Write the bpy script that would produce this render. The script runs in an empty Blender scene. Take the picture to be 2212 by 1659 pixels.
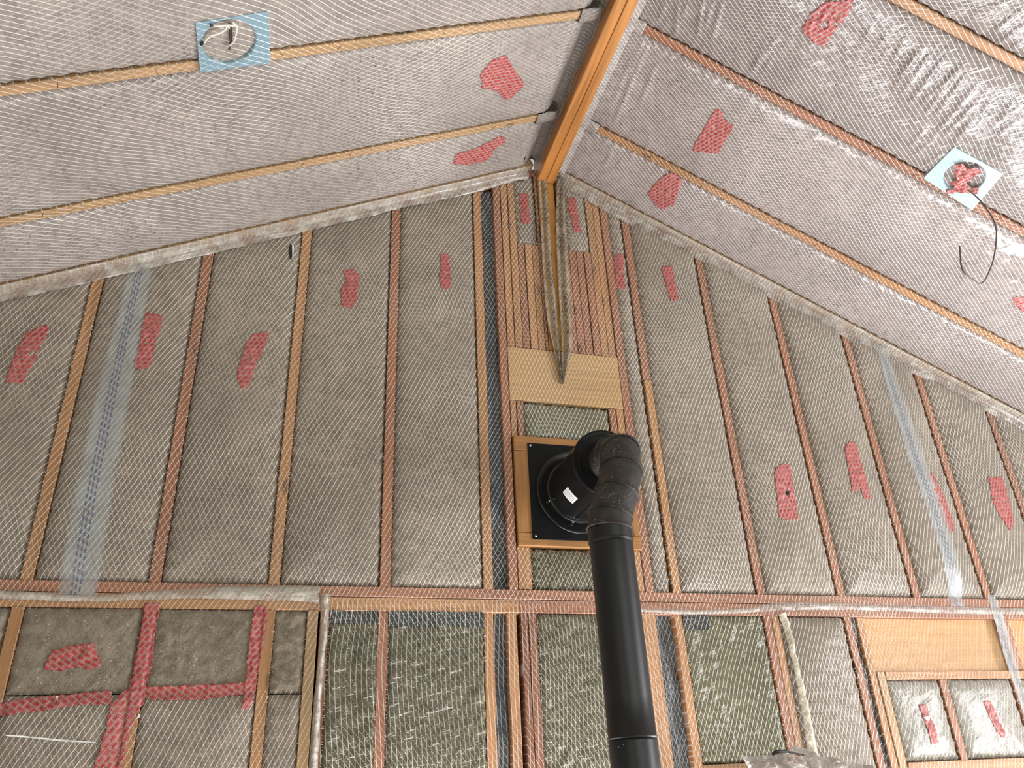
import bpy, bmesh, math, random
from mathutils import Vector, Matrix, noise
import numpy as np
random.seed(7)
# ------------------------------------------------------------------ camera, world, light
F_PX = 1705.72
YAW, PITCH, ROLL = 0.2926, 0.4786, -0.0489
D = 3.0333                                   # distance of the gable wall's stud faces
AL, AR = 0.4497, 0.4431                      # roof slopes
XR, ZR = 1.1419, 2.9706                      # where the two ceiling slopes meet
ZT = 2.9362                                  # lower edge of the top plates at the apex
ZP = 0.7206                                  # top of the middle plate
FLOOR = -1.55
sc = bpy.context.scene
COL = sc.collection
cy, sy, cp, sp, cr, sr = math.cos(YAW), math.sin(YAW), math.cos(PITCH), math.sin(PITCH), math.cos(ROLL), math.sin(ROLL)
FW = Vector((sy*cp, cy*cp, sp)); R0 = Vector((cy, -sy, 0)); U0 = R0.cross(FW)
RT = R0*cr + U0*sr; UP = -R0*sr + U0*cr
cam = bpy.data.cameras.new('camera'); cam.sensor_fit = 'HORIZONTAL'; cam.sensor_width = 36
cam.lens = F_PX/2212*36; cam.clip_start = 0.05
camo = bpy.data.objects.new('camera', cam); COL.objects.link(camo)
camo.matrix_world = Matrix((( RT.x, UP.x, -FW.x, 0), (RT.y, UP.y, -FW.y, 0), (RT.z, UP.z, -FW.z, 0), (0, 0, 0, 1)))
sc.camera = camo
sc.view_settings.view_transform = 'Standard'; sc.view_settings.look = 'None'
sc.view_settings.gamma = 1.0; sc.view_settings.use_curve_mapping = False
sc.view_settings.exposure = 0.33
sc.cycles.max_bounces = 6; sc.cycles.diffuse_bounces = 3; sc.cycles.glossy_bounces = 3; sc.cycles.transparent_max_bounces = 10
sc.cycles.use_adaptive_sampling = True; sc.cycles.adaptive_threshold = 0.04; sc.cycles.adaptive_min_samples = 12
w = bpy.data.worlds.new('world'); sc.world = w; w.use_nodes = True
w.node_tree.nodes['Background'].inputs[0].default_value = (1.0, 0.965, 0.93, 1)
w.node_tree.nodes['Background'].inputs[1].default_value = 0.43

def area(name, loc, aim, sx, sy_, power, color):
    l = bpy.data.lights.new(name, 'AREA'); l.shape = 'RECTANGLE'; l.size = sx; l.size_y = sy_
    l.energy = power; l.color = color
    o = bpy.data.objects.new(name, l); COL.objects.link(o); o.location = loc
    o.rotation_euler = (Vector(aim)-Vector(loc)).to_track_quat('-Z', 'Z').to_euler()
    return o
# daylight through the openings under the gable framing, the right-hand side and the far end behind the viewer
area('daylight_gable_window', (3.25, 2.9, -0.62), (3.0, 0, 1.2), 1.5, 1.15, 105, (0.95, 0.97, 1.0))
area('daylight_gable_door', (1.0, 2.7, -0.85), (0.6, 0.4, 1.4), 1.5, 1.0, 70, (1.0, 0.97, 1.0))
area('daylight_side_window', (4.9, 0.6, -0.1), (0, 1.2, 0.7), 2.2, 1.3, 120, (0.97, 0.97, 1.0))
area('daylight_rear_window', (1.0, -3.6, 1.15), (1.0, 3.0, 0.9), 0.32, 0.62, 20, (0.84, 1.0, 0.84))
area('daylight_rear_middle_window', (2.2, -3.6, 1.25), (1.6, 3.0, 0.9), 0.32, 0.62, 20, (0.86, 1.0, 0.90))
area('daylight_rear_right_window', (3.5, -3.6, 1.05), (2.0, 3.0, 0.9), 0.32, 0.62, 20, (0.90, 1.0, 0.90))
area('daylight_rear_left_window', (-2.6, -2.6, 0.3), (0.5, 3.0, 1.2), 1.4, 1.0, 16, (1.0, 0.99, 0.92))

# ------------------------------------------------------------------ frames of the three planes
class Fr:
    def __init__(s, O, U, V, N): s.O, s.U, s.V, s.N = Vector(O), Vector(U), Vector(V), Vector(N)
    def p(s, u, v, h=0.0): return s.O + s.U*u + s.V*v + s.N*h
    def px(s, x, y, off=0.0):                # a point of the plane seen at a photograph pixel
        d = FW + RT*((x-1106)/F_PX) - UP*((y-829.5)/F_PX)
        O = s.O + s.N*off
        P = d*(s.N.dot(O)/s.N.dot(d)) - s.O
        return P.dot(s.U), P.dot(s.V)
WL = Fr((0, D, 0), (1, 0, 0), (0, 0, 1), (0, -1, 0))
CL = Fr((XR, D, ZR), (-math.cos(AL), 0, -math.sin(AL)), (0, -1, 0), (math.sin(AL), 0, -math.cos(AL)))
CR = Fr((XR, D, ZR), (math.cos(AR), 0, -math.sin(AR)), (0, -1, 0), (-math.sin(AR), 0, -math.cos(AR)))
def on_y(x, y, Y):
    d = FW + RT*((x-1106)/F_PX) - UP*((y-829.5)/F_PX)
    return d*(Y/d.y)
def ztop(x): return ZT - math.tan(AL if x < XR else AR)*abs(x-XR)

# ------------------------------------------------------------------ node helpers
class NT:
    def __init__(s, tree): s.t = tree; s.n = tree.nodes; s.l = tree.links
    def new(s, typ, **kw):
        n = s.n.new(typ)
        for k, v in kw.items(): setattr(n, k, v)
        return n
    def set(s, sock, v):
        if isinstance(v, bpy.types.NodeSocket): s.l.new(v, sock)
        elif v is not None: sock.default_value = v
    def math(s, op, a, b=None, c=None, clamp=False):
        n = s.new('ShaderNodeMath', operation=op); n.use_clamp = clamp
        s.set(n.inputs[0], a); s.set(n.inputs[1], b)
        if c is not None: s.set(n.inputs[2], c)
        return n.outputs[0]
    def dot(s, vec, v):
        n = s.new('ShaderNodeVectorMath', operation='DOT_PRODUCT'); s.l.new(vec, n.inputs[0]); n.inputs[1].default_value = v
        return n.outputs['Value']
    def comb(s, x, y, z=0.0):
        n = s.new('ShaderNodeCombineXYZ'); s.set(n.inputs[0], x); s.set(n.inputs[1], y); s.set(n.inputs[2], z); return n.outputs[0]
    def noise(s, vec, scale, detail=2.0, rough=0.5):
        n = s.new('ShaderNodeTexNoise'); s.l.new(vec, n.inputs['Vector']); n.inputs['Scale'].default_value = scale
        n.inputs['Detail'].default_value = detail; n.inputs['Roughness'].default_value = rough; return n.outputs['Fac']
    def ss(s, v, a, b, lo=0.0, hi=1.0):
        n = s.new('ShaderNodeMapRange', interpolation_type='SMOOTHSTEP'); s.set(n.inputs[0], v)
        n.inputs[1].default_value = a; n.inputs[2].default_value = b; n.inputs[3].default_value = lo; n.inputs[4].default_value = hi
        return n.outputs[0]
    def mix(s, f, a, b, mode='MIX'):
        n = s.new('ShaderNodeMix', data_type='RGBA', blend_type=mode)
        s.set(n.inputs[0], f); s.set(n.inputs[6], a if isinstance(a, bpy.types.NodeSocket) else (*a, 1)); s.set(n.inputs[7], b if isinstance(b, bpy.types.NodeSocket) else (*b, 1))
        return n.outputs[2]
    def pos(s): return s.new('ShaderNodeNewGeometry').outputs['Position']

def plane_uv(nt, fr):
    P = nt.pos()
    u = nt.math('SUBTRACT', nt.dot(P, fr.U), fr.O.dot(fr.U)); v = nt.math('SUBTRACT', nt.dot(P, fr.V), fr.O.dot(fr.V))
    return u, v

# the reinforcing threads laminated in the clear film: two families of parallel white yarns
r_ = math.radians
def thread_group(name, fr, angA, angB, sp, wid, maskA, maskB, box=None, warp=0.03, slack=None):
    g = bpy.data.node_groups.new(name, 'ShaderNodeTree')
    g.interface.new_socket(name='Fac', in_out='OUTPUT', socket_type='NodeSocketFloat')
    g.interface.new_socket(name='UV', in_out='OUTPUT', socket_type='NodeSocketVector')
    nt = NT(g); out = nt.new('NodeGroupOutput')
    u, v = plane_uv(nt, fr); uv = nt.comb(u, v)
    def fam(ang, seed, mask):
        off = nt.new('ShaderNodeVectorMath', operation='ADD'); g.links.new(uv, off.inputs[0]); off.inputs[1].default_value = (seed*7.3, seed*3.1, seed)
        wn = nt.noise(off.outputs[0], 1.3, 1.5)
        c = nt.math('ADD', nt.math('MULTIPLY', u, -math.sin(ang)), nt.math('MULTIPLY', v, math.cos(ang)))
        c = nt.math('ADD', c, nt.math('MULTIPLY', nt.math('SUBTRACT', wn, 0.5), warp*6))
        f = nt.math('ABSOLUTE', nt.math('SUBTRACT', nt.math('FRACT', nt.math('DIVIDE', c, sp)), 0.5))
        line = nt.ss(f, wid*0.45, wid, 1.0, 0.0)
        m = nt.ss(nt.noise(off.outputs[0], 1.9, 1.5), 0.36, 0.62, mask[0], mask[1])
        if len(mask) > 2:      # strength also changes along u
            m = nt.math('MULTIPLY', m, nt.ss(u, mask[2], mask[3], mask[4], mask[5]))
        return nt.math('MULTIPLY', line, m)
    fac = nt.math('MAXIMUM', fam(angA, 1.0, maskA), fam(angB, 2.0, maskB))
    if slack:                  # the lower middle sheet hangs with its yarns nearly upright
        u0, u1, v0, v1 = slack
        ins = nt.math('MULTIPLY', nt.math('MULTIPLY', nt.ss(u, u0, u0+0.01), nt.ss(u, u1, u1+0.3, 1.0, 0.0)), nt.ss(v, v1-0.02, v1+0.02, 1.0, 0.0))
        f2 = nt.math('MAXIMUM', fam(r_(91), 3.0, (0.65, 1.0)), fam(r_(122), 4.0, (0.2, 0.7)))
        fac = nt.math('ADD', nt.math('MULTIPLY', fac, nt.math('SUBTRACT', 1.0, ins)), nt.math('MULTIPLY', f2, ins))
    if box:                    # a bay where the sheet has no yarns
        u0, u1, v0, v1 = box
        inside = nt.math('MULTIPLY', nt.math('MULTIPLY', nt.math('GREATER_THAN', u, u0), nt.math('LESS_THAN', u, u1)),
                         nt.math('MULTIPLY', nt.math('GREATER_THAN', v, v0), nt.math('LESS_THAN', v, v1)))
        fac = nt.math('MULTIPLY', fac, nt.math('SUBTRACT', 1.0, nt.math('MULTIPLY', inside, 0.93)))
    g.links.new(fac, out.inputs['Fac']); g.links.new(uv, out.inputs['UV'])
    return g
r_ = math.radians
TG = {
 'W': thread_group('wall_threads', WL, r_(63.5), r_(114), 0.0172, 0.072, (0.7, 1.0), (0.12, 0.7, 0.0, 1.0, 0.5, 1.0), box=(-1.2, 0.09, 0.355, 0.625), warp=0.02, slack=(0.14, 1.36, -1, 0.67)),
 'L': thread_group('left_ceiling_threads', CL, r_(27), r_(-22), 0.0185, 0.08, (0.45, 0.9, 0.2, 1.3, 0.45, 1.0), (0.15, 0.85, 0.5, 1.6, 1.0, 0.45), warp=0.03),
 'R': thread_group('right_ceiling_threads', CR, r_(-28), r_(24), 0.0165, 0.085, (0.75, 1.0), (0.05, 0.5), warp=0.014),
}
FRS = {'W': WL, 'L': CL, 'R': CR}

def setp(bs, **kw):
    for k, v in kw.items():
        bs.inputs[k.replace('_', ' ')].default_value = v
def film_finish(nt, bs, out, basecol, side, net=1.0, gloss=0.5, bump=0.4, basebump=None, wr=(1.0, 6.0, 14.0), crough=0.16, thread=(0.93, 0.90, 0.84)):
    """clear film drawn tight over the surface: yarns in its colour, a glossy coat with its wrinkles"""
    if side:
        g = nt.new('ShaderNodeGroup'); g.node_tree = TG[side]
        fac = nt.math('MULTIPLY', g.outputs['Fac'], net)
        col = nt.mix(fac, basecol, thread)
        sepn = nt.new('ShaderNodeSeparateXYZ'); nt.l.new(g.outputs['UV'], sepn.inputs[0])
        a = wr[0]                                   # direction of the wrinkles
        c1 = nt.math('ADD', nt.math('MULTIPLY', sepn.outputs[0], math.cos(a)), nt.math('MULTIPLY', sepn.outputs[1], math.sin(a)))
        c2 = nt.math('ADD', nt.math('MULTIPLY', sepn.outputs[0], -math.sin(a)), nt.math('MULTIPLY', sepn.outputs[1], math.cos(a)))
        vec = nt.comb(nt.math('MULTIPLY', c1, wr[1]), nt.math('MULTIPLY', c2, wr[2]*3))
        n1 = nt.noise(vec, 1.0, 3.0, 0.6)
        hgt = nt.math('ADD', n1, nt.math('MULTIPLY', fac, 0.06))
    else:
        col = basecol; hgt = nt.noise(nt.pos(), 30.0, 3.0)
    nt.set(bs.inputs['Base Color'], col)
    b = nt.new('ShaderNodeBump'); b.inputs['Strength'].default_value = bump; b.inputs['Distance'].default_value = 0.02
    nt.l.new(hgt, b.inputs['Height'])
    nt.l.new(b.outputs[0], bs.inputs['Coat Normal'])
    if basebump is not None:
        b2 = nt.new('ShaderNodeBump'); b2.inputs['Strength'].default_value = 0.5; b2.inputs['Distance'].default_value = 0.006
        nt.l.new(basebump, b2.inputs['Height']); nt.l.new(b2.outputs[0], bs.inputs['Normal'])
    setp(bs, Coat_Weight=gloss, Coat_Roughness=crough, Coat_IOR=1.45)
def newmat(name):
    m = bpy.data.materials.new(name); m.use_nodes = True
    nt = NT(m.node_tree); bs = m.node_tree.nodes['Principled BSDF']; out = m.node_tree.nodes['Material Output']
    return m, nt, bs, out
_mc = {}
def insulation(name, side, col, dark=(0.10, 0.09, 0.085), lite=(0.55, 0.52, 0.46), net=1.0, gloss=0.5, bump=0.4, wr=(1.0, 6.0, 14.0), speck=1.0, crough=0.16, thread=(0.93, 0.90, 0.84)):
    if name in _mc: return _mc[name]
    m, nt, bs, out = newmat(name); P = nt.pos()
    big = nt.noise(P, 2.2, 3.0, 0.6); mid = nt.noise(P, 26.0, 3.0, 0.65); fine = nt.noise(P, 150.0, 2.0, 0.7)
    c = nt.mix(nt.ss(big, 0.35, 0.65), [x*0.88 for x in col], [min(1, x*1.12) for x in col])
    c = nt.mix(nt.ss(mid, 0.38, 0.68, 0.0, 0.7), c, [x*0.62 for x in col])
    c = nt.mix(nt.ss(fine, 0.56, 0.74, 0.0, 0.75*speck), c, dark)
    pt = nt.noise(P, 75.0, 2.0, 0.5)
    clump = nt.ss(nt.noise(P, 3.0, 2.0), 0.42, 0.66)
    c = nt.mix(nt.math('MULTIPLY', nt.ss(pt, 0.60, 0.67, 0.0, 0.85 if side != 'W' else 0.5), clump), c, dark)
    vo = nt.new('ShaderNodeTexVoronoi'); nt.l.new(P, vo.inputs['Vector']); vo.inputs['Scale'].default_value = 70.0
    c = nt.mix(nt.ss(vo.outputs['Distance'], 0.10, 0.16, 0.6*speck, 0.0), c, lite)
    bs.inputs['Roughness'].default_value = 0.85
    film_finish(nt, bs, out, c, side, net, gloss, bump, fine, wr, crough, thread)
    _mc[name] = m; return m
def wood(name, col, side, grain, net=1.0, gloss=0.35, bump=0.35, knots=True, dark=0.62, wr=(1.0, 6.0, 14.0), rough=0.6, crough=0.2):
    if name in _mc: return _mc[name]
    m, nt, bs, out = newmat(name); P = nt.pos()
    g = Vector(grain).normalized()
    a = Vector((0, 0, 1)) if abs(g.z) < 0.8 else Vector((1, 0, 0)); a = g.cross(a).normalized(); b = g.cross(a)
    vec = nt.comb(nt.math('MULTIPLY', nt.dot(P, g), 2.2), nt.math('MULTIPLY', nt.dot(P, a), 45.0), nt.math('MULTIPLY', nt.dot(P, b), 45.0))
    n1 = nt.noise(vec, 1.0, 4.0, 0.6); n2 = nt.noise(vec, 3.1, 3.0, 0.6); n3 = nt.noise(P, 2.0, 2.0)
    c = nt.mix(nt.ss(n1, 0.3, 0.7), [x*dark for x in col], col)
    c = nt.mix(nt.ss(n2, 0.5, 0.75, 0.0, 0.35), c, [x*0.55 for x in col])
    c = nt.mix(nt.ss(n3, 0.35, 0.65, 0.0, 0.3), c, (col[0]*1.1, col[1]*1.15, col[2]*1.1))
    if knots:
        vk = nt.comb(nt.math('MULTIPLY', nt.dot(P, g), 3.0), nt.math('MULTIPLY', nt.dot(P, a), 9.0), nt.math('MULTIPLY', nt.dot(P, b), 9.0))
        vo = nt.new('ShaderNodeTexVoronoi'); nt.l.new(vk, vo.inputs['Vector']); vo.inputs['Scale'].default_value = 1.0
        c = nt.mix(nt.ss(vo.outputs['Distance'], 0.07, 0.13, 0.8, 0.0), c, [x*0.25 for x in col])
    bs.inputs['Roughness'].default_value = rough
    film_finish(nt, bs, out, c, side, net, gloss, bump, n1, wr, crough)
    _mc[name] = m; return m
def plain(name, col, rough=0.5, metal=0.0, bump=0.0, bscale=60.0, coat=0.0, var=0.0):
    if name in _mc: return _mc[name]
    m, nt, bs, out = newmat(name); P = nt.pos()
    n = nt.noise(P, bscale, 3.0)
    nt.set(bs.inputs['Base Color'], nt.mix(n, [x*(1-var) for x in col], [min(1, x*(1+var)) for x in col]))
    setp(bs, Roughness=rough, Metallic=metal, Coat_Weight=coat, Coat_Roughness=0.1)
    if bump:
        b = nt.new('ShaderNodeBump'); b.inputs['Strength'].default_value = bump; b.inputs['Distance'].default_value = 0.004
        nt.l.new(n, b.inputs['Height']); nt.l.new(b.outputs[0], bs.inputs['Normal'])
    _mc[name] = m; return m
def tape_mat(name, side, ang, col=(0.33, 0.012, 0.018)):
    """red sheathing tape with its printed rows of blocks"""
    if name in _mc: return _mc[name]
    m, nt, bs, out = newmat(name)
    u, v = plane_uv(nt, FRS[side])
    c1 = nt.math('ADD', nt.math('MULTIPLY', u, math.cos(ang)), nt.math('MULTIPLY', v, math.sin(ang)))
    c2 = nt.math('ADD', nt.math('MULTIPLY', u, -math.sin(ang)), nt.math('MULTIPLY', v, math.cos(ang)))
    wv = nt.noise(nt.comb(u, v), 7.0, 1.0)
    vec = nt.comb(c1, nt.math('ADD', c2, nt.math('MULTIPLY', wv, 0.02)))
    def brick(ms, sm):
        b = nt.new('ShaderNodeTexBrick'); nt.l.new(vec, b.inputs['Vector'])
        b.inputs['Scale'].default_value = 1.0; b.inputs['Brick Width'].default_value = 0.026; b.inputs['Row Height'].default_value = 0.0165
        b.inputs['Mortar Size'].default_value = ms; b.inputs['Mortar Smooth'].default_value = sm; b.offset = 0.5
        return b.outputs['Fac']
    outer = brick(0.0019, 0.2); mid = brick(0.0048, 0.0); mid2 = brick(0.0034, 0.0)
    ring = nt.math('SUBTRACT', mid, mid2, clamp=True)
    wear = nt.noise(nt.comb(u, v), 30.0, 2.0)
    c = nt.mix(nt.ss(wear, 0.35, 0.7), col, (col[0]*1.35, col[1]*2.2+0.02, col[2]*2.2+0.02))
    c = nt.mix(nt.math('MULTIPLY', ring, 0.55), c, (0.62, 0.22, 0.20))
    c = nt.mix(nt.math('MULTIPLY', outer, 0.85), c, (0.44, 0.36, 0.31) if side != 'W' else (0.36, 0.29, 0.23))
    bs.inputs['Roughness'].default_value = 0.5
    film_finish(nt, bs, out, c, side, 0.18, 0.35, 0.5, wear, (0.5, 14.0, 16.0), 0.13)
    _mc[name] = m; return m
def loose_film(name, side, alpha=0.45, col=(0.72, 0.70, 0.66), wr=(0.3, 5.0, 12.0), net=1.0, tint=None, gloss=1.0):
    """the same clear reinforced film where it hangs free in folds"""
    if name in _mc: return _mc[name]
    m, nt, bs, out = newmat(name)
    g = nt.new('ShaderNodeGroup'); g.node_tree = TG[side]
    fac = nt.math('MULTIPLY', g.outputs['Fac'], net)
    setp(bs, Roughness=0.32, Coat_Weight=gloss, Coat_Roughness=0.12)
    c = nt.mix(fac, col, (0.86, 0.84, 0.80)); nt.set(bs.inputs['Base Color'], c)
    P = nt.pos(); n = nt.noise(P, 14.0, 3.0, 0.6)
    a = nt.math('ADD', nt.math('MULTIPLY', nt.ss(n, 0.35, 0.7), alpha), nt.math('ADD', fac, alpha*0.35), clamp=True)
    nt.l.new(a, bs.inputs['Alpha'])
    b = nt.new('ShaderNodeBump'); b.inputs['Strength'].default_value = 0.6; b.inputs['Distance'].default_value = 0.02
    sx = nt.new('ShaderNodeVectorMath', operation='MULTIPLY'); nt.l.new(P, sx.inputs[0]); sx.inputs[1].default_value = (wr[1], wr[1], wr[2])
    nt.l.new(nt.noise(sx.outputs[0], 3.0, 3.0), b.inputs['Height']); nt.l.new(b.outputs[0], bs.inputs['Normal'])
    _mc[name] = m; return m

# ------------------------------------------------------------------ mesh helpers
def link(name, verts, faces, mat, parent=None, loc=None, smooth=True, mats=None, fm=None):
    me = bpy.data.meshes.new(name)
    base = Vector(loc) if loc is not None else (sum((Vector(v) for v in verts), Vector())/len(verts) if parent is None else Vector())
    if parent is not None: base = parent.location.copy() if parent.type == 'EMPTY' or parent.parent is None else parent.parent.location.copy()
    me.from_pydata([tuple(Vector(v)-base) for v in verts], [], faces); me.update()
    if smooth: me.polygons.foreach_set('use_smooth', [True]*len(me.polygons))
    for m in (mats or [mat]): me.materials.append(m)
    if fm: me.polygons.foreach_set('material_index', fm)
    o = bpy.data.objects.new(name, me); COL.objects.link(o)
    if parent is None: o.location = base
    else: o.parent = parent
    return o
def empty(name, loc):
    o = bpy.data.objects.new(name, None); COL.objects.link(o); o.location = loc; o.empty_display_size = 0.1; return o
def tag(o, label, cat, group=None, kind=None):
    if kind: o['kind'] = kind
    if label: o['label'] = label
    if cat: o['category'] = cat
    if group: o['group'] = group
    return o
def prism(fr, poly, h0, h1, bev=0.002):
    """solid on plane fr between heights h0<h1, with softened front arrises"""
    n = len(poly); cu = sum(p[0] for p in poly)/n; cv = sum(p[1] for p in poly)/n
    area2 = sum(poly[i][0]*poly[(i+1) % n][1]-poly[(i+1) % n][0]*poly[i][1] for i in range(n))
    if area2 < 0: poly = poly[::-1]
    def inset(d):
        r = []
        for i in range(n):
            p0, p1, p2 = Vector(poly[i-1]), Vector(poly[i]), Vector(poly[(i+1) % n])
            a = (p1-p0).normalized(); b = (p2-p1).normalized()
            na = Vector((-a.y, a.x)); nb = Vector((-b.y, b.x)); k = na+nb
            k = k/max(0.3, k.dot(na)); r.append((p1.x+k.x*d, p1.y+k.y*d))
        return r
    V = [fr.p(u, v, h0) for u, v in poly]+[fr.p(u, v, h1-bev) for u, v in poly]+[fr.p(u, v, h1) for u, v in inset(bev)]
    Fc = [tuple(range(n))[::-1]]
    for k in range(2):
        for i in range(n):
            j = (i+1) % n; Fc.append((k*n+i, k*n+j, (k+1)*n+j, (k+1)*n+i))
    Fc.append(tuple(range(2*n, 3*n)))
    return V, Fc
def join(lst):
    V, Fc = [], []
    for v, f in lst:
        k = len(V); V += v; Fc += [tuple(i+k for i in t) for t in f]
    return V, Fc
def rect(u0, u1, v0, v1): return [(u0, v0), (u1, v0), (u1, v1), (u0, v1)]
def sweep(path, rad, seg=20, cap=True, up=None):
    pts = [Vector(p) for p in path]; n = len(pts)
    if not hasattr(rad, '__len__'): rad = [rad]*n
    V, Fc = [], []; t0 = (pts[1]-pts[0]).normalized()
    a = t0.orthogonal().normalized() if up is None else (Vector(up)-t0*t0.dot(Vector(up))).normalized()
    for i in range(n):
        t = (pts[min(i+1, n-1)]-pts[max(i-1, 0)]).normalized()
        a = (a - t*a.dot(t)).normalized(); b = t.cross(a)
        for k in range(seg):
            th = 2*math.pi*k/seg; V.append(pts[i]+(a*math.cos(th)+b*math.sin(th))*rad[i])
    for i in range(n-1):
        for k in range(seg):
            k2 = (k+1) % seg; Fc.append((i*seg+k, i*seg+k2, (i+1)*seg+k2, (i+1)*seg+k))
    if cap: Fc.append(tuple(range(seg))[::-1]); Fc.append(tuple(range((n-1)*seg, n*seg)))
    return V, Fc
def spline(pts, n=8):
    P = [Vector(p) for p in pts]; P = [P[0]*2-P[1]]+P+[P[-1]*2-P[-2]]; out = []
    for i in range(1, len(P)-2):
        for k in range(n):
            t = k/n; a, b, c, d = P[i-1], P[i], P[i+1], P[i+2]
            out.append(0.5*((2*b)+(c-a)*t+(2*a-5*b+4*c-d)*t*t+(3*b-a-3*c+d)*t**3))
    out.append(P[-2]); return out

# ------------------------------------------------------------------ insulation behind the film
def C(ox, oy, s, pts): return [(ox+x/s, oy+y/s) for x, y in pts]
# folds pulled into the film of the slopes: each a ridge between two points of the slope, with its height
FOLDS = {'R': [], 'L': [], 'W': []}
for side, ox, oy, s_, lst in (('R', 1300, 0, 2.37, [((245, 200), (60, 640), 7), ((285, 320), (190, 540), 5), ((215, 190), (130, 420), 5), ((180, 230), (60, 520), 4), ((330, 0), (290, 120), 5), ((400, 0), (375, 190), 6), ((440, 0), (410, 110), 4),
        ((520, 0), (490, 200), 6), ((570, 0), (520, 160), 5), ((620, 0), (560, 220), 6), ((910, 170), (740, 400), 5), ((850, 200), (765, 360), 4), ((890, 260), (830, 360), 3), ((40, 260), (10, 420), 4), ((60, 760), (10, 850), 4),
        ((1640, 200), (1500, 450), 6), ((1690, 190), (1500, 400), 5), ((1730, 200), (1530, 480), 6), ((1790, 240), (1560, 540), 6), ((1840, 320), (1640, 600), 6), ((1900, 330), (1700, 590), 6), ((1870, 300), (1600, 560), 5), ((1960, 380), (1690, 700), 6),
        ((1990, 440), (1720, 720), 5), ((1560, 170), (1480, 330), 5), ((1480, 140), (1400, 260), 4), ((1400, 110), (1330, 210), 4), ((1770, 770), (1585, 870), 5), ((1720, 690), (1580, 800), 5), ((1680, 620), (1570, 760), 5), ((1930, 560), (1790, 740), 5), ((2000, 500), (1850, 700), 5),
        ((2161, 120), (1990, 260), 7), ((2080, 0), (1900, 60), 6), ((2161, 40), (2000, 160), 7), ((2150, 200), (2080, 280), 6), ((1860, 60), (1760, 90), 5), ((2161, 520), (1990, 640), 4), ((2161, 580), (2010, 700), 4), ((2161, 450), (2040, 600), 4), ((1620, 240), (1560, 420), 4)]),
        ('L', 700, 0, 2.592, [((1395, 130), (1320, 330), 4), ((1360, 140), (1330, 240), 3), ((1190, 680), (1150, 800), 4), ((1160, 690), (1135, 770), 3), ((1210, 700), (1190, 800), 3), ((1320, 360), (1240, 560), 3)])):
    for a, b, h in lst:
        FOLDS[side].append((*FRS[side].px(ox+a[0]/s_, oy+a[1]/s_), *FRS[side].px(ox+b[0]/s_, oy+b[1]/s_), h*0.0014))
def folds(side, u, v):
    h = 0.0
    for au, av, bu, bv, A in FOLDS[side]:
        if u < min(au, bu)-0.03 or u > max(au, bu)+0.03 or v < min(av, bv)-0.03 or v > max(av, bv)+0.03: continue
        du, dv = bu-au, bv-av; L2 = du*du+dv*dv; t = ((u-au)*du+(v-av)*dv)/L2
        if t < 0 or t > 1: continue
        d = abs((u-au)*dv-(v-av)*du)/math.sqrt(L2)
        h += A*math.exp(-(d/0.0085)**2)*math.sin(math.pi*t)**0.6
    return h
BAYS = {'W': [], 'L': [], 'R': []}
def hsurf(side, b, u, v):
    u0, u1, v0, vt, bul, rec, rough = b
    v1 = vt(u) if callable(vt) else vt
    du = min(u-u0, u1-u); dv = min(v-v0, v1-v); ed = max(0.0, min(du, dv))
    s = v if du < dv else u
    fr = FRS[side]; P = fr.p(u, v)
    seed = 3.0 if side == 'W' else (9.0 if side == 'L' else 15.0)
    sc_ = 0.35+0.65*abs(math.sin(math.pi*(s/0.055)+2.5*noise.noise(Vector((s*3, u0*5, seed)))))
    sc_ += 0.25*noise.noise(Vector((s*40, u0*7, seed)))
    h = -rec*sc_*math.exp(-ed/0.013) - 0.004*math.exp(-ed/0.004)
    h += bul*(1-math.exp(-ed/0.07))
    h += 0.006*noise.noise(P*6)*min(1, ed/0.03) + rough*noise.noise(P*38)*min(1, ed/0.01)*1.2 + rough*0.6*noise.noise(P*90)
    if FOLDS[side]: h += folds(side, u, v)
    return h
def height(side, u, v):
    for b in BAYS[side]:
        v1 = b[3](u) if callable(b[3]) else b[3]
        if b[0] <= u <= b[1] and b[2] <= v <= v1: return max(hsurf(side, b, u, v), -0.004)
    return 0.0
GAP = 0.001
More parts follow.
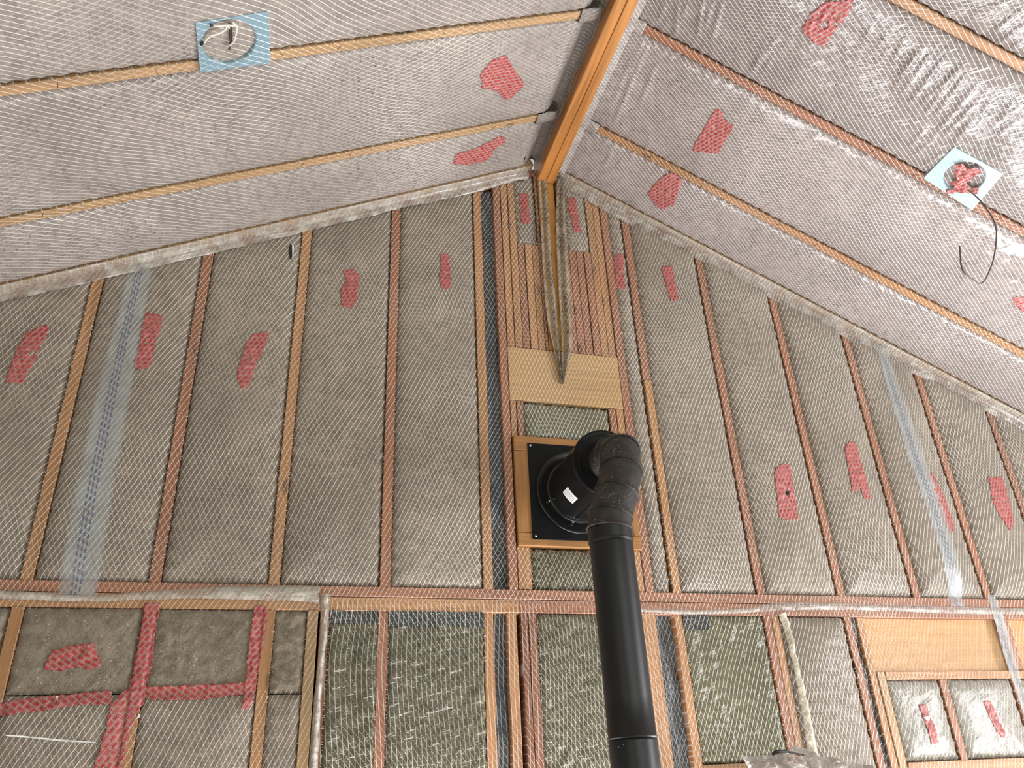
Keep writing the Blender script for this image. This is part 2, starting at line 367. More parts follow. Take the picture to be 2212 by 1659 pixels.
def bay(side, u0, u1, v0, vt, mat, label, group, bul=0.012, rec=0.018, rough=0.0012, step=0.0095, name='insulation_panel', deep=0.0, cat='insulation panel', tufts=True):
    v1_ = vt if not callable(vt) else 0
    b = (u0, u1, v0, vt, bul, rec, rough); BAYS[side].append(b) if not deep else None
    fr = FRS[side]; vtf = vt if callable(vt) else (lambda u: vt)
    nu = max(6, int((u1-u0)/step)); nv = max(6, int((max(vtf(u0), vtf(u1))-v0)/step))
    if side == 'L': nu = max(6, int((u1-u0)/0.014))
    if side == 'R': nu = int((u1-u0)/0.0085); nv = int((vtf(u0)-v0)/0.0075)
    V = []
    for i in range(nu+1):
        s = i/nu
        s = s + 0.0
        u = u0+GAP+(u1-u0-2*GAP)*s; vv1 = vtf(u)-GAP
        for j in range(nv+1):
            v = v0+GAP+(vv1-v0-GAP)*j/nv
            V.append(fr.p(u, v, hsurf(side, b, u, v)-deep))
    Fc = []
    for i in range(nu):
        for j in range(nv):
            a = i*(nv+1)+j; q = (a, a+nv+1, a+nv+2, a+1); Fc.append(q)
    # rim back to the sheathing gives the panel its real thickness
    rim = [i*(nv+1) for i in range(nu+1)]+[nu*(nv+1)+j for j in range(1, nv+1)]+[i*(nv+1)+nv for i in range(nu-1, -1, -1)]+[j for j in range(nv-1, 0, -1)]
    k = len(V); 
    for r in rim: V.append(V[r]-fr.N*0.05)
    m = len(rim)
    for i in range(m):
        j = (i+1) % m; Fc.append((rim[j], rim[i], k+i, k+j))
    Fc.append(tuple(range(k, k+m))[::-1])
    o = link(name, V, Fc, mat, loc=fr.p((u0+u1)/2, v0, -0.02)); tag(o, label, cat, group)
    if tufts:
        rnd = random.Random(int(u0*977+v0*131)+len(label)); TV, TF = [], []
        def tuft(u, v, du, dv):
            L = rnd.uniform(0.004, 0.013); a = rnd.uniform(-0.9, 0.9); c_, s_ = math.cos(a), math.sin(a); d = (du*c_-dv*s_, du*s_+dv*c_)
            w_ = rnd.uniform(0.0005, 0.0016); h = rnd.uniform(0.0, 0.004); k0 = len(TV); q = (-d[1]*w_, d[0]*w_)
            b0 = (u-d[0]*0.004, v-d[1]*0.004); b1 = (u+d[0]*L, v+d[1]*L)
            TV.extend([fr.p(b0[0]+q[0], b0[1]+q[1], -0.003), fr.p(b0[0]-q[0], b0[1]-q[1], -0.003), fr.p(b1[0], b1[1], 0.002+h), fr.p(b0[0], b0[1], 0.0015)])
            TF.extend([(k0, k0+2, k0+3), (k0+1, k0+3, k0+2), (k0, k0+1, k0+2)])
        if side == 'W':
            v = v0+0.01
            while v < max(vtf(u0), vtf(u1)):
                if v < vtf(u0): tuft(u0, v, -0.6, rnd.uniform(-0.8, 0.8))
                if v < vtf(u1) and rnd.random() < 0.6: tuft(u1, v, 0.6, rnd.uniform(-0.8, 0.8))
                v += rnd.uniform(0.006, 0.022)
        else:
            u = u0+0.02
            while u < u1:
                tuft(u, v0, rnd.uniform(-0.8, 0.8), -0.7)
                if rnd.random() < 0.7: tuft(u+0.004, v1_, rnd.uniform(-0.8, 0.8), 0.7)
                u += rnd.uniform(0.008, 0.026)
        link('frayed_edge', TV, TF, FRAY, o, smooth=False)
    return o

FRAY = plain('frayed_film_edge', (0.62, 0.56, 0.46), 0.5)
INS_W = insulation('netted_insulation_wall', 'W', (0.262, 0.215, 0.166), gloss=0.22, bump=0.25, wr=(0.2, 4.0, 7.0))
INS_L = insulation('netted_insulation_left_slope', 'L', (0.335, 0.295, 0.265), gloss=0.28, bump=0.3, wr=(1.4, 3.0, 5.0))
INS_R = insulation('netted_insulation_right_slope', 'R', (0.33, 0.282, 0.262), gloss=1.0, bump=0.3, wr=(1.2, 2.0, 4.0), crough=0.14, thread=(0.95, 0.92, 0.90))
INS_RW = insulation('netted_insulation_right_slope_wrinkled', 'R', (0.27, 0.232, 0.215), gloss=1.0, bump=0.45, wr=(0.9, 3.0, 8.0), crough=0.10, thread=(0.95, 0.92, 0.90))
INS_B = insulation('bare_insulation', 'W', (0.25, 0.208, 0.155), gloss=0.12, bump=0.2, speck=1.4)
BATT = insulation('mineral_batt_under_slack_film', 'W', (0.095, 0.082, 0.042), dark=(0.02, 0.02, 0.013), lite=(0.2, 0.2, 0.11), gloss=1.0, bump=1.0, wr=(0.22, 7.0, 12.0), speck=0.8, crough=0.055, net=0.85, thread=(0.78, 0.76, 0.66))

TAN, RED, PALE, BROWN = (0.47, 0.225, 0.084), (0.36, 0.140, 0.066), (0.50, 0.30, 0.135), (0.29, 0.118, 0.058)
Z = (0, 0, 1); X = (1, 0, 0)
def W(kind, side='W', grain=Z, **kw):
    kw.setdefault('net', 0.85)
    col = dict(tan=TAN, red=RED, pale=PALE, brown=BROWN)[kind]
    return wood(f'{kind}_lumber_{side}_{int(Vector(grain).z*10)}'+''.join(f'_{k}{v}' for k, v in kw.items()), col, side, grain, **kw)

# ------------------------------------------------------------------ setting: sheathing, floor
def struct(name, V, Fc, mat):
    o = link(name, V, Fc, mat, loc=(0, 0, 0), smooth=False); o['kind'] = 'structure'; return o
SH = plain('sheathing', (0.10, 0.085, 0.06), 0.9, var=0.3, bscale=12)
V, Fc = prism(WL, [(-4.4, FLOOR), (6.2, FLOOR), (6.2, ztop(6.2)+0.1), (XR, ZT+0.12), (-4.4, ztop(-4.4)+0.1)], -0.165, -0.145); struct('wall_back', V, Fc, SH)
V, Fc = prism(CL, rect(-0.02, 6.1, -0.1, 4.6), -0.19, -0.17); struct('ceiling', V, Fc, SH)
V, Fc = prism(CR, rect(-0.02, 5.5, -0.1, 4.6), -0.19, -0.17); struct('ceiling_right', V, Fc, SH)
V, Fc = join([prism(Fr((0, 0, FLOOR), (1, 0, 0), (0, 1, 0), (0, 0, 1)), rect(-4.4, 6.2, -4.0, 3.2), -0.03, 0.0)])
struct('floor', V, Fc, plain('subfloor_plywood', (0.46, 0.36, 0.26), 0.7, var=0.2, bscale=5))

# ------------------------------------------------------------------ gable wall: plates and studs
SLG = (math.cos(AL), 0, math.sin(AL)); SRG = (math.cos(AR), 0, -math.sin(AR))
XL0, XR0 = -1.75, 4.3
def part_top(name, fr, poly, h0, h1, mat, label, cat, group=None, bev=0.002):
    V, Fc = prism(fr, poly, h0, h1, bev); return tag(link(name, V, Fc, mat, smooth=False), label, cat, group)
def sloped(x0, x1, a, b): return [(x0, ztop(x0)+a), (x1, ztop(x1)+a), (x1, ztop(x1)+b), (x0, ztop(x0)+b)]
part_top('top_plate', WL, sloped(XL0, 1.098, 0.0, 0.042), -0.14, 0.0, W('red', grain=SLG), 'reddish sloping top plate under the left roof slope', 'wall plate')
part_top('top_plate', WL, sloped(1.205, XR0, 0.0, 0.042), -0.14, 0.0, W('brown', grain=SRG), 'brown sloping top plate under the right roof slope', 'wall plate')
part_top('middle_plate', WL, rect(XL0, 0.9, 0.6822, ZP), -0.14, 0.0, W('red', grain=X), 'reddish horizontal plate left of the stove pipe, upper of two layers', 'wall plate')
part_top('middle_plate', WL, rect(0.9, XR0, 0.6822, ZP), -0.14, 0.0, W('red', grain=X), 'reddish horizontal plate running right from the stove pipe, upper of two layers', 'wall plate')
part_top('middle_plate', WL, rect(XL0, 0.9, 0.630, 0.6802), -0.14, -0.001, W('tan', grain=X), 'tan horizontal plate left of the stove pipe, lower of two layers', 'wall plate')
part_top('middle_plate', WL, rect(0.9, XR0, 0.630, 0.6802), -0.14, -0.001, W('red', grain=X, dark=0.7), 'horizontal plate running right from the stove pipe, lower of two layers', 'wall plate')

SX0 = -0.8493; SP = 0.4064
up = {k: SX0+SP*k for k in (-1, 0, 1, 2, 3, 4, 6, 7, 8, 9, 10, 11)}
ordn = ['leftmost', 'second', 'third', 'fourth', 'fifth', 'sixth', 'seventh', 'eighth', 'ninth']
names = {-1: 'full stud mostly outside the left edge of the upper wall', 0: 'yellowish wall stud left of the blue-lined film seam, under the left slope',
 1: 'stud between the blue-lined seam and the red tape patch with a hooked top', 2: 'tan upper stud right of the small torn slit in the insulation',
 3: 'reddish upper stud, second to the left of the dark gap by the chimney framing', 4: 'tan upper stud directly left of the tall dark gap strip',
 6: 'upper stud with a butt joint halfway, first right of the chimney framing', 7: 'brown upper stud, second to the right of the chimney framing',
 8: 'brown upper stud, third to the right of the chimney framing', 9: 'brown upper stud just left of the right-hand film seam',
 10: 'brown upper stud just right of the right-hand film seam', 11: 'short brown upper stud nearest the right edge of the photo'}
kinds = {-1: 'tan', 0: 'tan', 1: 'red', 2: 'tan', 3: 'red', 4: 'tan', 6: 'tan', 7: 'red', 8: 'red', 9: 'red', 10: 'red', 11: 'brown'}
GS = 'studs of the upper gable wall'
hw = 0.0195
lean = {0: 0.0, 6: 0.0}
for k, x in up.items():
    if k == -1: continue
    if k == 6:
        o = empty('wall_stud', WL.p(x, ZP, -0.07)); tag(o, names[k], 'stud', GS)
        zj = WL.px(1424, 822)[1]
        V, Fc = prism(WL, [(x-hw, zj), (x+hw, zj), (x+hw, ztop(x+hw)), (x-hw, ztop(x-hw))], -0.14, 0); link('stud_length', V, Fc, W('red'), o, smooth=False)
        V, Fc = prism(WL, rect(x-hw+0.006, x+hw+0.004, ZP, zj-0.002), -0.14, 0.001); link('stud_length', V, Fc, W('tan'), o, smooth=False)
        continue
    part_top('wall_stud', WL, [(x-hw, ZP), (x+hw, ZP), (x+hw, ztop(x+hw)), (x-hw, ztop(x-hw))], -0.14, 0, W(kinds[k]), names[k], 'stud', GS)
# chimney framing: closely packed studs either side of the ridge post
GC = 'packed framing studs above the stove pipe outlet'
def cst(x0, x1, z0, z1, kind, label, h=0.0):
    poly = [(x0, z0), (x1, z0), (x1, min(z1, ztop(x1))), (x0, min(z1, ztop(x0)))]
    return part_top('framing_stud', WL, poly, -0.14, h, W(kind), label, 'stud', GC)
ZF0, ZF1 = 0.896, 1.386
cst(0.862, 0.898, ZP, 9, 'red', 'full-height reddish stud just right of the tall dark gap strip')
cst(0.903, 0.938, 1.842, 9, 'tan', 'tan packed stud, second right of the tall dark gap strip', -0.003)
cst(0.941, 0.976, 1.842, 9, 'tan', 'tan packed stud touching the left side of the small left insulation pocket', 0.0)
cst(0.979, 1.014, 1.842, 2.45, 'brown', 'dark reddish short stud below the left insulation pocket, first of three', -0.004)
cst(1.017, 1.052, 1.842, 2.45, 'tan', 'knotty tan short stud below the left insulation pocket, middle of three', 0.0)
cst(1.055, 1.088, 1.842, 2.45, 'tan', 'tan short stud below the left insulation pocket, third of three', -0.002)
cst(1.090, 1.103, 1.842, 9, 'red', 'narrow reddish stud edge left of the ridge post')
cst(1.212, 1.249, 1.842, 9, 'red', 'reddish stud between the ridge post and the right insulation pocket')
cst(1.252, 1.289, 1.842, 2.45, 'red', 'reddish short stud below the right insulation pocket, first of three', -0.002)
cst(1.292, 1.329, 1.842, 2.45, 'red', 'reddish short stud below the right insulation pocket, middle of three', -0.004)
cst(1.332, 1.368, 1.842, 2.45, 'red', 'reddish short stud below the right insulation pocket, third of three', 0.0)
cst(1.371, 1.407, 1.842, 9, 'tan', 'tan packed stud touching the right side of the right insulation pocket', -0.003)
cst(1.410, 1.447, 1.842, 9, 'tan', 'tan packed stud, second right of the right insulation pocket', -0.006)
cst(1.450, 1.488, ZP, 9, 'red', 'full-height reddish stud, rightmost of the packed chimney framing')
# header board and the sides of the opening
PLY = wood('plywood_header', (0.50, 0.295, 0.12), 'W', X, net=0.8, gloss=0.25, bump=0.25, dark=0.8)
part_top('header_board', WL, rect(0.900, 1.447, 1.565, 1.838), -0.10, 0.002, PLY, 'wide knotty plywood header board above the stove pipe outlet', 'header board')
for x0, x1, kd, lb in ((0.902, 0.928, 'tan', 'tan jack stud left of the grey pocket above the stove pipe outlet'), (0.932, 0.962, 'brown', 'dark jack stud touching the left of the grey pocket above the outlet'),
                   (1.376, 1.408, 'red', 'reddish jack stud right of the grey pocket, behind the elbow'), (1.412, 1.447, 'tan', 'tan jack stud beside the rightmost full-height framing stud')):
    part_top('jack_stud', WL, rect(x0, x1, ZF1+0.002, 1.563), -0.14, -0.002, W(kd), lb, 'stud', GC)
for x0, x1, kd, lb in ((0.902, 0.958, 'tan', 'short tan stud under the left end of the outlet frame'), (1.392, 1.447, 'tan', 'short tan stud under the right end of the outlet frame, behind the pipe')):
    part_top('jack_stud', WL, rect(x0, x1, ZP+0.002, ZF0-0.002), -0.14, -0.002, W(kd), lb, 'stud', GC)
# dark membrane strips in the gaps between studs
BLUE = insulation('dark_blue_membrane', 'W', (0.055, 0.068, 0.082), dark=(0.015, 0.018, 0.025), lite=(0.35, 0.4, 0.42), gloss=0.6, bump=0.9, wr=(1.5, 20.0, 9.0), speck=1.0, net=0.9)
def strip(u0, u1, v0, v1, label, h=-0.03, mat=None, amp=0.018):
    n = max(4, int((v1-v0)/0.02)); V = []; Fc = []
    for j in range(n+1):
        v = v0+(v1-v0)*j/n
        for i in range(5):
            V.append(WL.p(u0+(u1-u0)*i/4, v, h+amp*noise.noise(Vector((v*9, i*0.8, u0*9)))))
    for j in range(n):
        for i in range(4): a = j*5+i; Fc.append((a, a+1, a+6, a+5))
    k = len(V); V += [p-WL.N*0.02 for p in V[:k]]
    Fc += [tuple(reversed([q+k for q in f])) for f in Fc[:]]
    o = link('membrane_strip', V, Fc, mat or BLUE); tag(o, label, 'membrane strip'); return o
strip(0.7965, 0.861, ZP+0.002, ztop(0.83)-0.012, 'tall blue-grey membrane strip in the gap left of the chimney framing')

# ridge post and beam
BEAMC = (0.60, 0.25, 0.062)
BM = wood('varnished_beam', BEAMC, None, (0, 1, 0), dark=0.5, knots=False, rough=0.42, gloss=0.35, bump=0.05)
BMP = wood('varnished_post', (0.50, 0.24, 0.05), None, Z, dark=0.8, knots=False, rough=0.5, gloss=0.2, bump=0.05)
ZB = 2.870
beam = empty('ridge_beam', (1.153, D, ZB)); tag(beam, 'orange varnished laminated ridge beam with a split line along its underside', 'beam')
def wbox(x0, x1, y0, y1, z0, z1):
    return prism(Fr((0, 0, 0), (1, 0, 0), (0, 1, 0), (0, 0, 1)), rect(x0, x1, y0, y1), z0, z1, 0.0)
def bbox_b(x0, x1, y0, y1, z0, z1, bev=0.003):   # bevelled lower arrises
    return prism(Fr((0, 0, z1), (0, 1, 0), (1, 0, 0), (0, 0, -1)), [(y0, x0), (y1, x0), (y1, x1), (y0, x1)], 0.0, z1-z0, bev)
V, Fc = bbox_b(1.1035, 1.1505, -1.6, D+0.02, ZB, ZB+0.30); link('beam_ply', V, Fc, BM, beam, smooth=False)
V, Fc = bbox_b(1.1530, 1.1985, -1.6, D+0.02, ZB+0.001, ZB+0.30); link('beam_ply', V, Fc, BM, beam, smooth=False)
part_top('ridge_post', WL, rect(1.106, 1.148, 1.842, ZB-0.002), -0.14, 0.004, BMP, 'dark amber post under the end of the ridge beam, left of its twin', 'post', 'twin post under the ridge beam')
part_top('ridge_post', WL, rect(1.151, 1.196, 1.842, ZB-0.002), -0.14, 0.004, BMP, 'dark amber post under the end of the ridge beam, right of its twin', 'post', 'twin post under the ridge beam')

# ------------------------------------------------------------------ wall insulation, upper
GI = 'insulation bays of the upper gable wall'
lb = ['insulation bay at the far left of the upper wall with a slanted red tape patch', 'insulation bay crossed by the blue-lined seam, left part of the wall',
      'insulation bay with the hook-topped tape patch and the small slit', 'wide insulation bay left of the reddish stud with a small square tape patch',
      'insulation bay directly left of the tan stud beside the dark gap']
xs = [-1.2557, up[0], up[1], up[2], up[3], up[4]]
for i in range(5):
    bay('W', xs[i]+hw, xs[i+1]-hw, ZP, lambda u: ztop(u), INS_W, lb[i], GI)
bay('W', 1.489, up[6]-hw, ZP, lambda u: ztop(u), INS_W, 'narrow insulation strip between the chimney framing and the jointed stud', GI, bul=0.006)
xs = [up[6], up[7], up[8], up[9], up[10], up[11]]
lb = ['insulation bay right of the jointed stud, with a tape patch near its top', '',
      'insulation bay with the tape patch that has a dark hole', 'insulation bay crossed by the right-hand film seam', 'insulation bay right of the right-hand film seam with a tape patch low down']
lb[1] = 'plain insulation bay, second right of the chimney framing'; lb[2] = 'insulation bay third right of the chimney framing'
for i in range(5):
    bay('W', xs[i]+hw, xs[i+1]-hw, ZP, lambda u: ztop(u), INS_W, lb[i], GI, bul=0.028, rec=0.022)
bay('W', up[11]+hw, 4.0, ZP, lambda u: ztop(u), INS_W, 'insulation bay at the right edge beyond the last upper stud', GI, bul=0.02)
GP = 'small insulation pockets in the chimney framing'
bay('W', 0.979, 1.088, 2.452, lambda u: ztop(u), INS_W, 'small insulation pocket left of the ridge post', GP, bul=0.002, rec=0.016, step=0.006)
bay('W', 1.252, 1.370, 2.452, lambda u: ztop(u), INS_W, 'small insulation pocket right of the ridge post', GP, bul=0.002, rec=0.016, step=0.006)
GREYP = insulation('grey_green_pocket', 'W', (0.16, 0.145, 0.085), gloss=0.6, bump=0.6, wr=(0.2, 10, 9), speck=0.8)
bay('W', 0.964, 1.374, ZF1+0.002, 1.562, GREYP, 'grey-green insulation pocket just above the stove pipe outlet frame', GP, bul=0.0, rec=0.02, step=0.008)
bay('W', 0.960, 1.390, ZP+0.002, ZF0-0.004, BATT, 'dark shiny insulation pocket just below the stove pipe outlet frame', GP, bul=0.0, rec=0.02, step=0.007, rough=0.003)

# ------------------------------------------------------------------ lower wall
ZL = 0.630; ZBOT = -0.30
GL = 'studs of the lower gable wall'
def ls(x0, x1, kind, label, z0=ZBOT, h=0.0, z1=ZL):
    return part_top('wall_stud', WL, rect(x0, x1, z0, z1), -0.14, h, W(kind), label, 'stud', GL)
ls(-0.872, -0.834, 'tan', 'tan lower stud at the far left with a frayed film edge')
ls(-0.462, -0.424, 'tan', 'lower stud half covered by the long vertical strip of red tape')
ls(-0.060, -0.022, 'tan', 'lower stud just right of the short vertical strip of red tape')
ls(0.092, 0.130, 'pale', 'pale lower stud beside the vertical film fold')
ls(0.139, 0.172, 'red', 'reddish lower stud hidden behind the vertical film fold', h=-0.012)
ls(0.350, 0.388, 'red', 'reddish lower stud in the dark bay right of the film fold', h=-0.01)
ls(0.755, 0.793, 'tan', 'tan lower stud, left of the narrow dark gap', h=-0.006)
ls(0.848, 0.886, 'tan', 'tan lower stud, right of the narrow dark gap', h=-0.004)
ls(0.905, 0.932, 'brown', 'dark red lower stud left of the stove pipe, first of a pair', h=-0.004)
ls(0.936, 0.968, 'brown', 'dark red lower stud left of the stove pipe, second of a pair', h=-0.006)
ls(1.36, 1.395, 'brown', 'brown lower stud hidden by the stove pipe', h=-0.006)
ls(1.402, 1.482, 'tan', 'wide tan lower stud just right of the stove pipe', h=-0.004)
ls(1.568, 1.604, 'tan', 'tan lower stud between two dark bays right of the stove pipe', h=-0.006)
ls(1.985, 2.020, 'red', 'reddish lower stud left of the cream film roll')
ls(2.024, 2.060, 'tan', 'tan lower stud under the cream film roll', h=-0.004)
ls(2.386, 2.422, 'red', 'brown lower stud left of the dark blue diagonal-looking strip')
ls(2.455, 2.490, 'tan', 'yellowish lower stud right of the dark blue strip', h=-0.008)
ls(2.492, 2.530, 'pale', 'pale lower stud at the left side of the boarded opening', h=-0.003, z1=0.40)
strip(2.4225, 2.4545, ZBOT, ZL, 'dark blue-black membrane strip between two lower studs on the right', h=-0.022)
strip(0.794, 0.847, ZBOT, ZL, 'dark membrane strip in the narrow gap between lower studs left of the pipe', h=-0.035)
strip(1.483, 1.567, ZBOT, ZL, 'dark membrane strip between lower studs right of the stove pipe', h=-0.04)
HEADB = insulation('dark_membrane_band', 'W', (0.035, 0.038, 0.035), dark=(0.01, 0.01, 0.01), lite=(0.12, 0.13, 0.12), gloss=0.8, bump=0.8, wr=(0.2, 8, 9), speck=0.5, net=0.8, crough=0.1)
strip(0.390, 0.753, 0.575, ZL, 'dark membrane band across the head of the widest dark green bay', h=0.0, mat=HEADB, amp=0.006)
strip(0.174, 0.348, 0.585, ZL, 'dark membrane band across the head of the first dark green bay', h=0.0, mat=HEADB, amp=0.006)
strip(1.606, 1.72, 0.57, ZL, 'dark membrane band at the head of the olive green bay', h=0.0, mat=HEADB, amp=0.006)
GLI = 'insulation bays of the lower gable wall'
bay('W', -1.24, -0.872, ZBOT, ZL, INS_W, 'lower insulation bay at the far left corner', GLI)
bay('W', -0.834, -0.462, 0.352, ZL, INS_B, 'bare insulation square with the fan-shaped red tape patch', GLI, rec=0.01, bul=0.008, rough=0.0018, step=0.006)
bay('W', -0.424, -0.060, 0.352, ZL, INS_B, 'bare speckled insulation square framed by red tape strips', GLI, rec=0.01, bul=0.004, rough=0.0022, step=0.006)
bay('W', -0.834, -0.462, ZBOT, 0.350, INS_W, 'netted insulation below the long horizontal tape strip, left of the taped stud', GLI, rec=0.01)
bay('W', -0.424, -0.060, ZBOT, 0.350, INS_W, 'netted insulation below the horizontal tape strip, right of the taped stud', GLI, rec=0.01)
bay('W', -0.022, 0.092, 0.345, ZL, INS_B, 'narrow brown insulation slot beside the pale stud, upper part', GLI, rec=0.014, rough=0.004, bul=0.0, step=0.006)
bay('W', -0.022, 0.092, ZBOT, 0.343, INS_W, 'narrow grey insulation slot beside the pale stud, lower part', GLI, rec=0.01, bul=0.0)
bay('W', 0.172, 0.350, ZBOT, ZL, BATT, 'dark green batt bay just right of the film fold', GLI, bul=-0.012, rec=0.01, rough=0.004)
bay('W', 0.388, 0.755, ZBOT, ZL, BATT, 'dark green batt bay with wavy shiny film, widest left of the pipe', GLI, bul=-0.014, rec=0.01, rough=0.004)
bay('W', 0.968, 1.36, ZBOT, ZL, BATT, 'dark green batt bay directly beside and behind the stove pipe', GLI, bul=-0.012, rec=0.01, rough=0.004)
BATT2 = insulation('olive_batt', 'W', (0.14, 0.125, 0.062), dark=(0.03, 0.04, 0.025), lite=(0.4, 0.4, 0.22), gloss=0.6, bump=0.6, wr=(0.3, 6.0, 8.0), speck=0.8, crough=0.14, net=0.9)
bay('W', 1.604, 1.985, 0.07, ZL, BATT2, 'olive green batt bay right of the stove pipe', GLI, bul=-0.012, rec=0.012, rough=0.003)
bay('W', 2.060, 2.386, ZBOT, ZL, INS_W, 'grey insulation bay between the cream film roll and the brown stud', GLI, bul=0.01)
PLY2 = wood('orange_plywood_panel', (0.60, 0.33, 0.13), 'W', X, net=0.55, gloss=0.4, bump=0.4, knots=False, dark=0.85)
part_top('plywood_panel', WL, rect(2.491, 3.235, 0.402, ZL), -0.09, -0.03, PLY2, 'recessed orange plywood panel under the middle plate on the right', 'plywood panel', 'plywood panels on the lower right')
part_top('plywood_panel', WL, rect(3.29, 4.2, 0.402, ZL), -0.09, -0.03, PLY2, 'orange plywood panel at the extreme right edge beyond the film seam', 'plywood panel', 'plywood panels on the lower right')
part_top('framing_stud', WL, rect(3.237, 3.288, 0.402, ZL), -0.14, -0.002, W('red'), 'stud behind the lower end of the right-hand film seam', 'stud', GL)
part_top('sill_plate', WL, rect(2.531, 4.2, 0.366, 0.400), -0.14, 0.0, W('tan', grain=X), 'tan horizontal sill under the orange plywood panels', 'wall plate')
ls(2.802, 2.840, 'red', 'brown stud between the two small lower right insulation bays', z1=0.366)
ls(3.196, 3.234, 'red', 'brown stud right of the last small insulation bay', z1=0.366)
part_top('sill_plate', WL, rect(2.531, 4.2, -0.02, 0.045), -0.14, 0.003, W('tan', grain=X, dark=0.8), 'wooden ledge at the very bottom right', 'wall plate')
INS_G = insulation('netted_insulation_glossy', 'W', (0.31, 0.285, 0.24), gloss=0.9, bump=0.35, wr=(0.5, 4.0, 5.0), crough=0.2)
bay('W', 2.531, 2.802, 0.046, 0.366, INS_G, 'small insulation bay on the lower right with a torn tape patch', GLI, bul=0.012)
bay('W', 2.840, 3.196, 0.046, 0.366, INS_G, 'small insulation bay on the lower right with a tape patch and a green glow', GLI, bul=0.012)
bay('W', 3.234, 3.9, 0.046, 0.366, INS_G, 'insulation bay in the bottom right corner', GLI, bul=0.012)
part_top('window_header', WL, rect(1.604, 2.06, -0.12, 0.068), -0.14, -0.002, wood('brown_window_header', (0.34, 0.18, 0.08), 'W', X, net=0.25), 'brown wooden window header at the bottom edge right of the pipe', 'header board')

# ------------------------------------------------------------------ ceiling slopes: rafters and insulation
RY = [0.4004+0.5849*j for j in range(4)]
rw = 0.0195
def staple(fr, u, v, ang, parent, h):
    a = Vector((math.cos(ang), math.sin(ang)))*0.011
    V, Fc = sweep([fr.p(u-a.x, v-a.y, h-0.004), fr.p(u-a.x, v-a.y, h+0.0012), fr.p(u+a.x, v+a.y, h+0.0012), fr.p(u+a.x, v+a.y, h-0.004)], 0.0007, 5)
    link('staple', V, Fc, plain('dark_staple', (0.06, 0.05, 0.045), 0.5, 0.6), parent)
def rafter(side, v, u0, u1, kind, label, stp=()):
    fr = FRS[side]
    o = empty('rafter', fr.p(u0, v, -0.07)); tag(o, label, 'rafter', 'rafters of the two roof slopes')
    n = 40; 
    V, Fc = prism(fr, rect(u0, u1, v-rw, v+rw), -0.16, 0.0)
    link('rafter_board', V, Fc, W(kind, side, fr.U), o, smooth=False)
    for u in stp: staple(fr, u, v+random.uniform(-0.006, 0.006), random.uniform(0.7, 1.4)*random.choice((-1, 1)), o, 0.0)
    return o
def uvp(fr, x, y): return fr.px(x, y)
st = [0.45+0.33*i+random.uniform(-0.1, 0.1) for i in range(9)]
uL1 = CL.px(1163, 255)[0]; uL2 = CL.px(1255, 37)[0]; uR1 = CR.px(1283, 284)[0]; uR2 = CR.px(1385, 64)[0]
rafter('L', RY[0], uL1, 4.4, 'pale', 'pale rafter of the left slope nearest the gable wall', st)
rafter('L', RY[1], uL2, 4.4, 'pale', 'pale rafter of the left slope running past the blue box with white wires', [s+0.1 for s in st[:6]])
rafter('L', RY[2], 0.16, 4.4, 'pale', 'left slope rafter above the top edge of the photo')
rafter('R', RY[0], uR1, 4.4, 'tan', 'tan rafter of the right slope nearest the gable wall', [s+0.05 for s in st])
rafter('R', RY[1], uR2, 4.4, 'red', 'brown rafter of the right slope running to the blue box with red tape', [s+0.15 for s in st[:5]])
rafter('R', RY[2], 0.16, 4.4, 'tan', 'tan rafter in the top right corner of the photo', [1.9, 2.3, 2.6])
for side, lab in (('L', 'film-covered end rafter where the left slope meets the gable wall'), ('R', 'film-covered end rafter where the right slope meets the gable wall')):
    fr = FRS[side]; o = empty('rafter', fr.p(0.1, 0.02, -0.07)); tag(o, lab, 'rafter', 'rafters of the two roof slopes')
    V, Fc = prism(fr, rect(0.07, 4.4, 0.001, 0.045), -0.16, 0.0)
    link('rafter_board', V, Fc, W('pale', side, fr.U, gloss=0.8), o, smooth=False)
    for s in st: staple(fr, s+0.2, 0.03, 1.2, o, 0.0)
GCL = 'insulation bays of the left roof slope'; GCR = 'insulation bays of the right roof slope'
for side, mats, g, labs in (('L', (INS_L, INS_L, INS_L, INS_L), GCL, ['narrow left slope insulation bay along the gable wall with the torn tape patch', 'broad left slope insulation bay with the diamond tape patch',
        'left slope insulation bay above the blue box with white wires', 'left slope insulation bay beyond the top of the photo']),
        ('R', (INS_R, INS_R, INS_RW, INS_RW), GCR, ['right slope insulation bay along the gable wall, with a kite-shaped tape patch', 'right slope insulation bay between the two long rafters, with the jagged tape patch',
        'wrinkled shiny right slope bay with the large glossy tape patch', 'wrinkled shiny right slope bay in the top right corner'])):
    e = [0.045]+[r for r in RY]
    for i in range(4):
        v0 = 0.045 if i == 0 else RY[i-1]+rw; v1 = RY[i]-rw if i < 3 else 2.6
        if i == 3: v0, v1 = RY[2]+rw, 2.7
        bay(side, 0.135 if side == 'L' else 0.07, 4.3, v0, v1, mats[i], labs[i], g, bul=0.012, rec=0.016, step=0.0125)

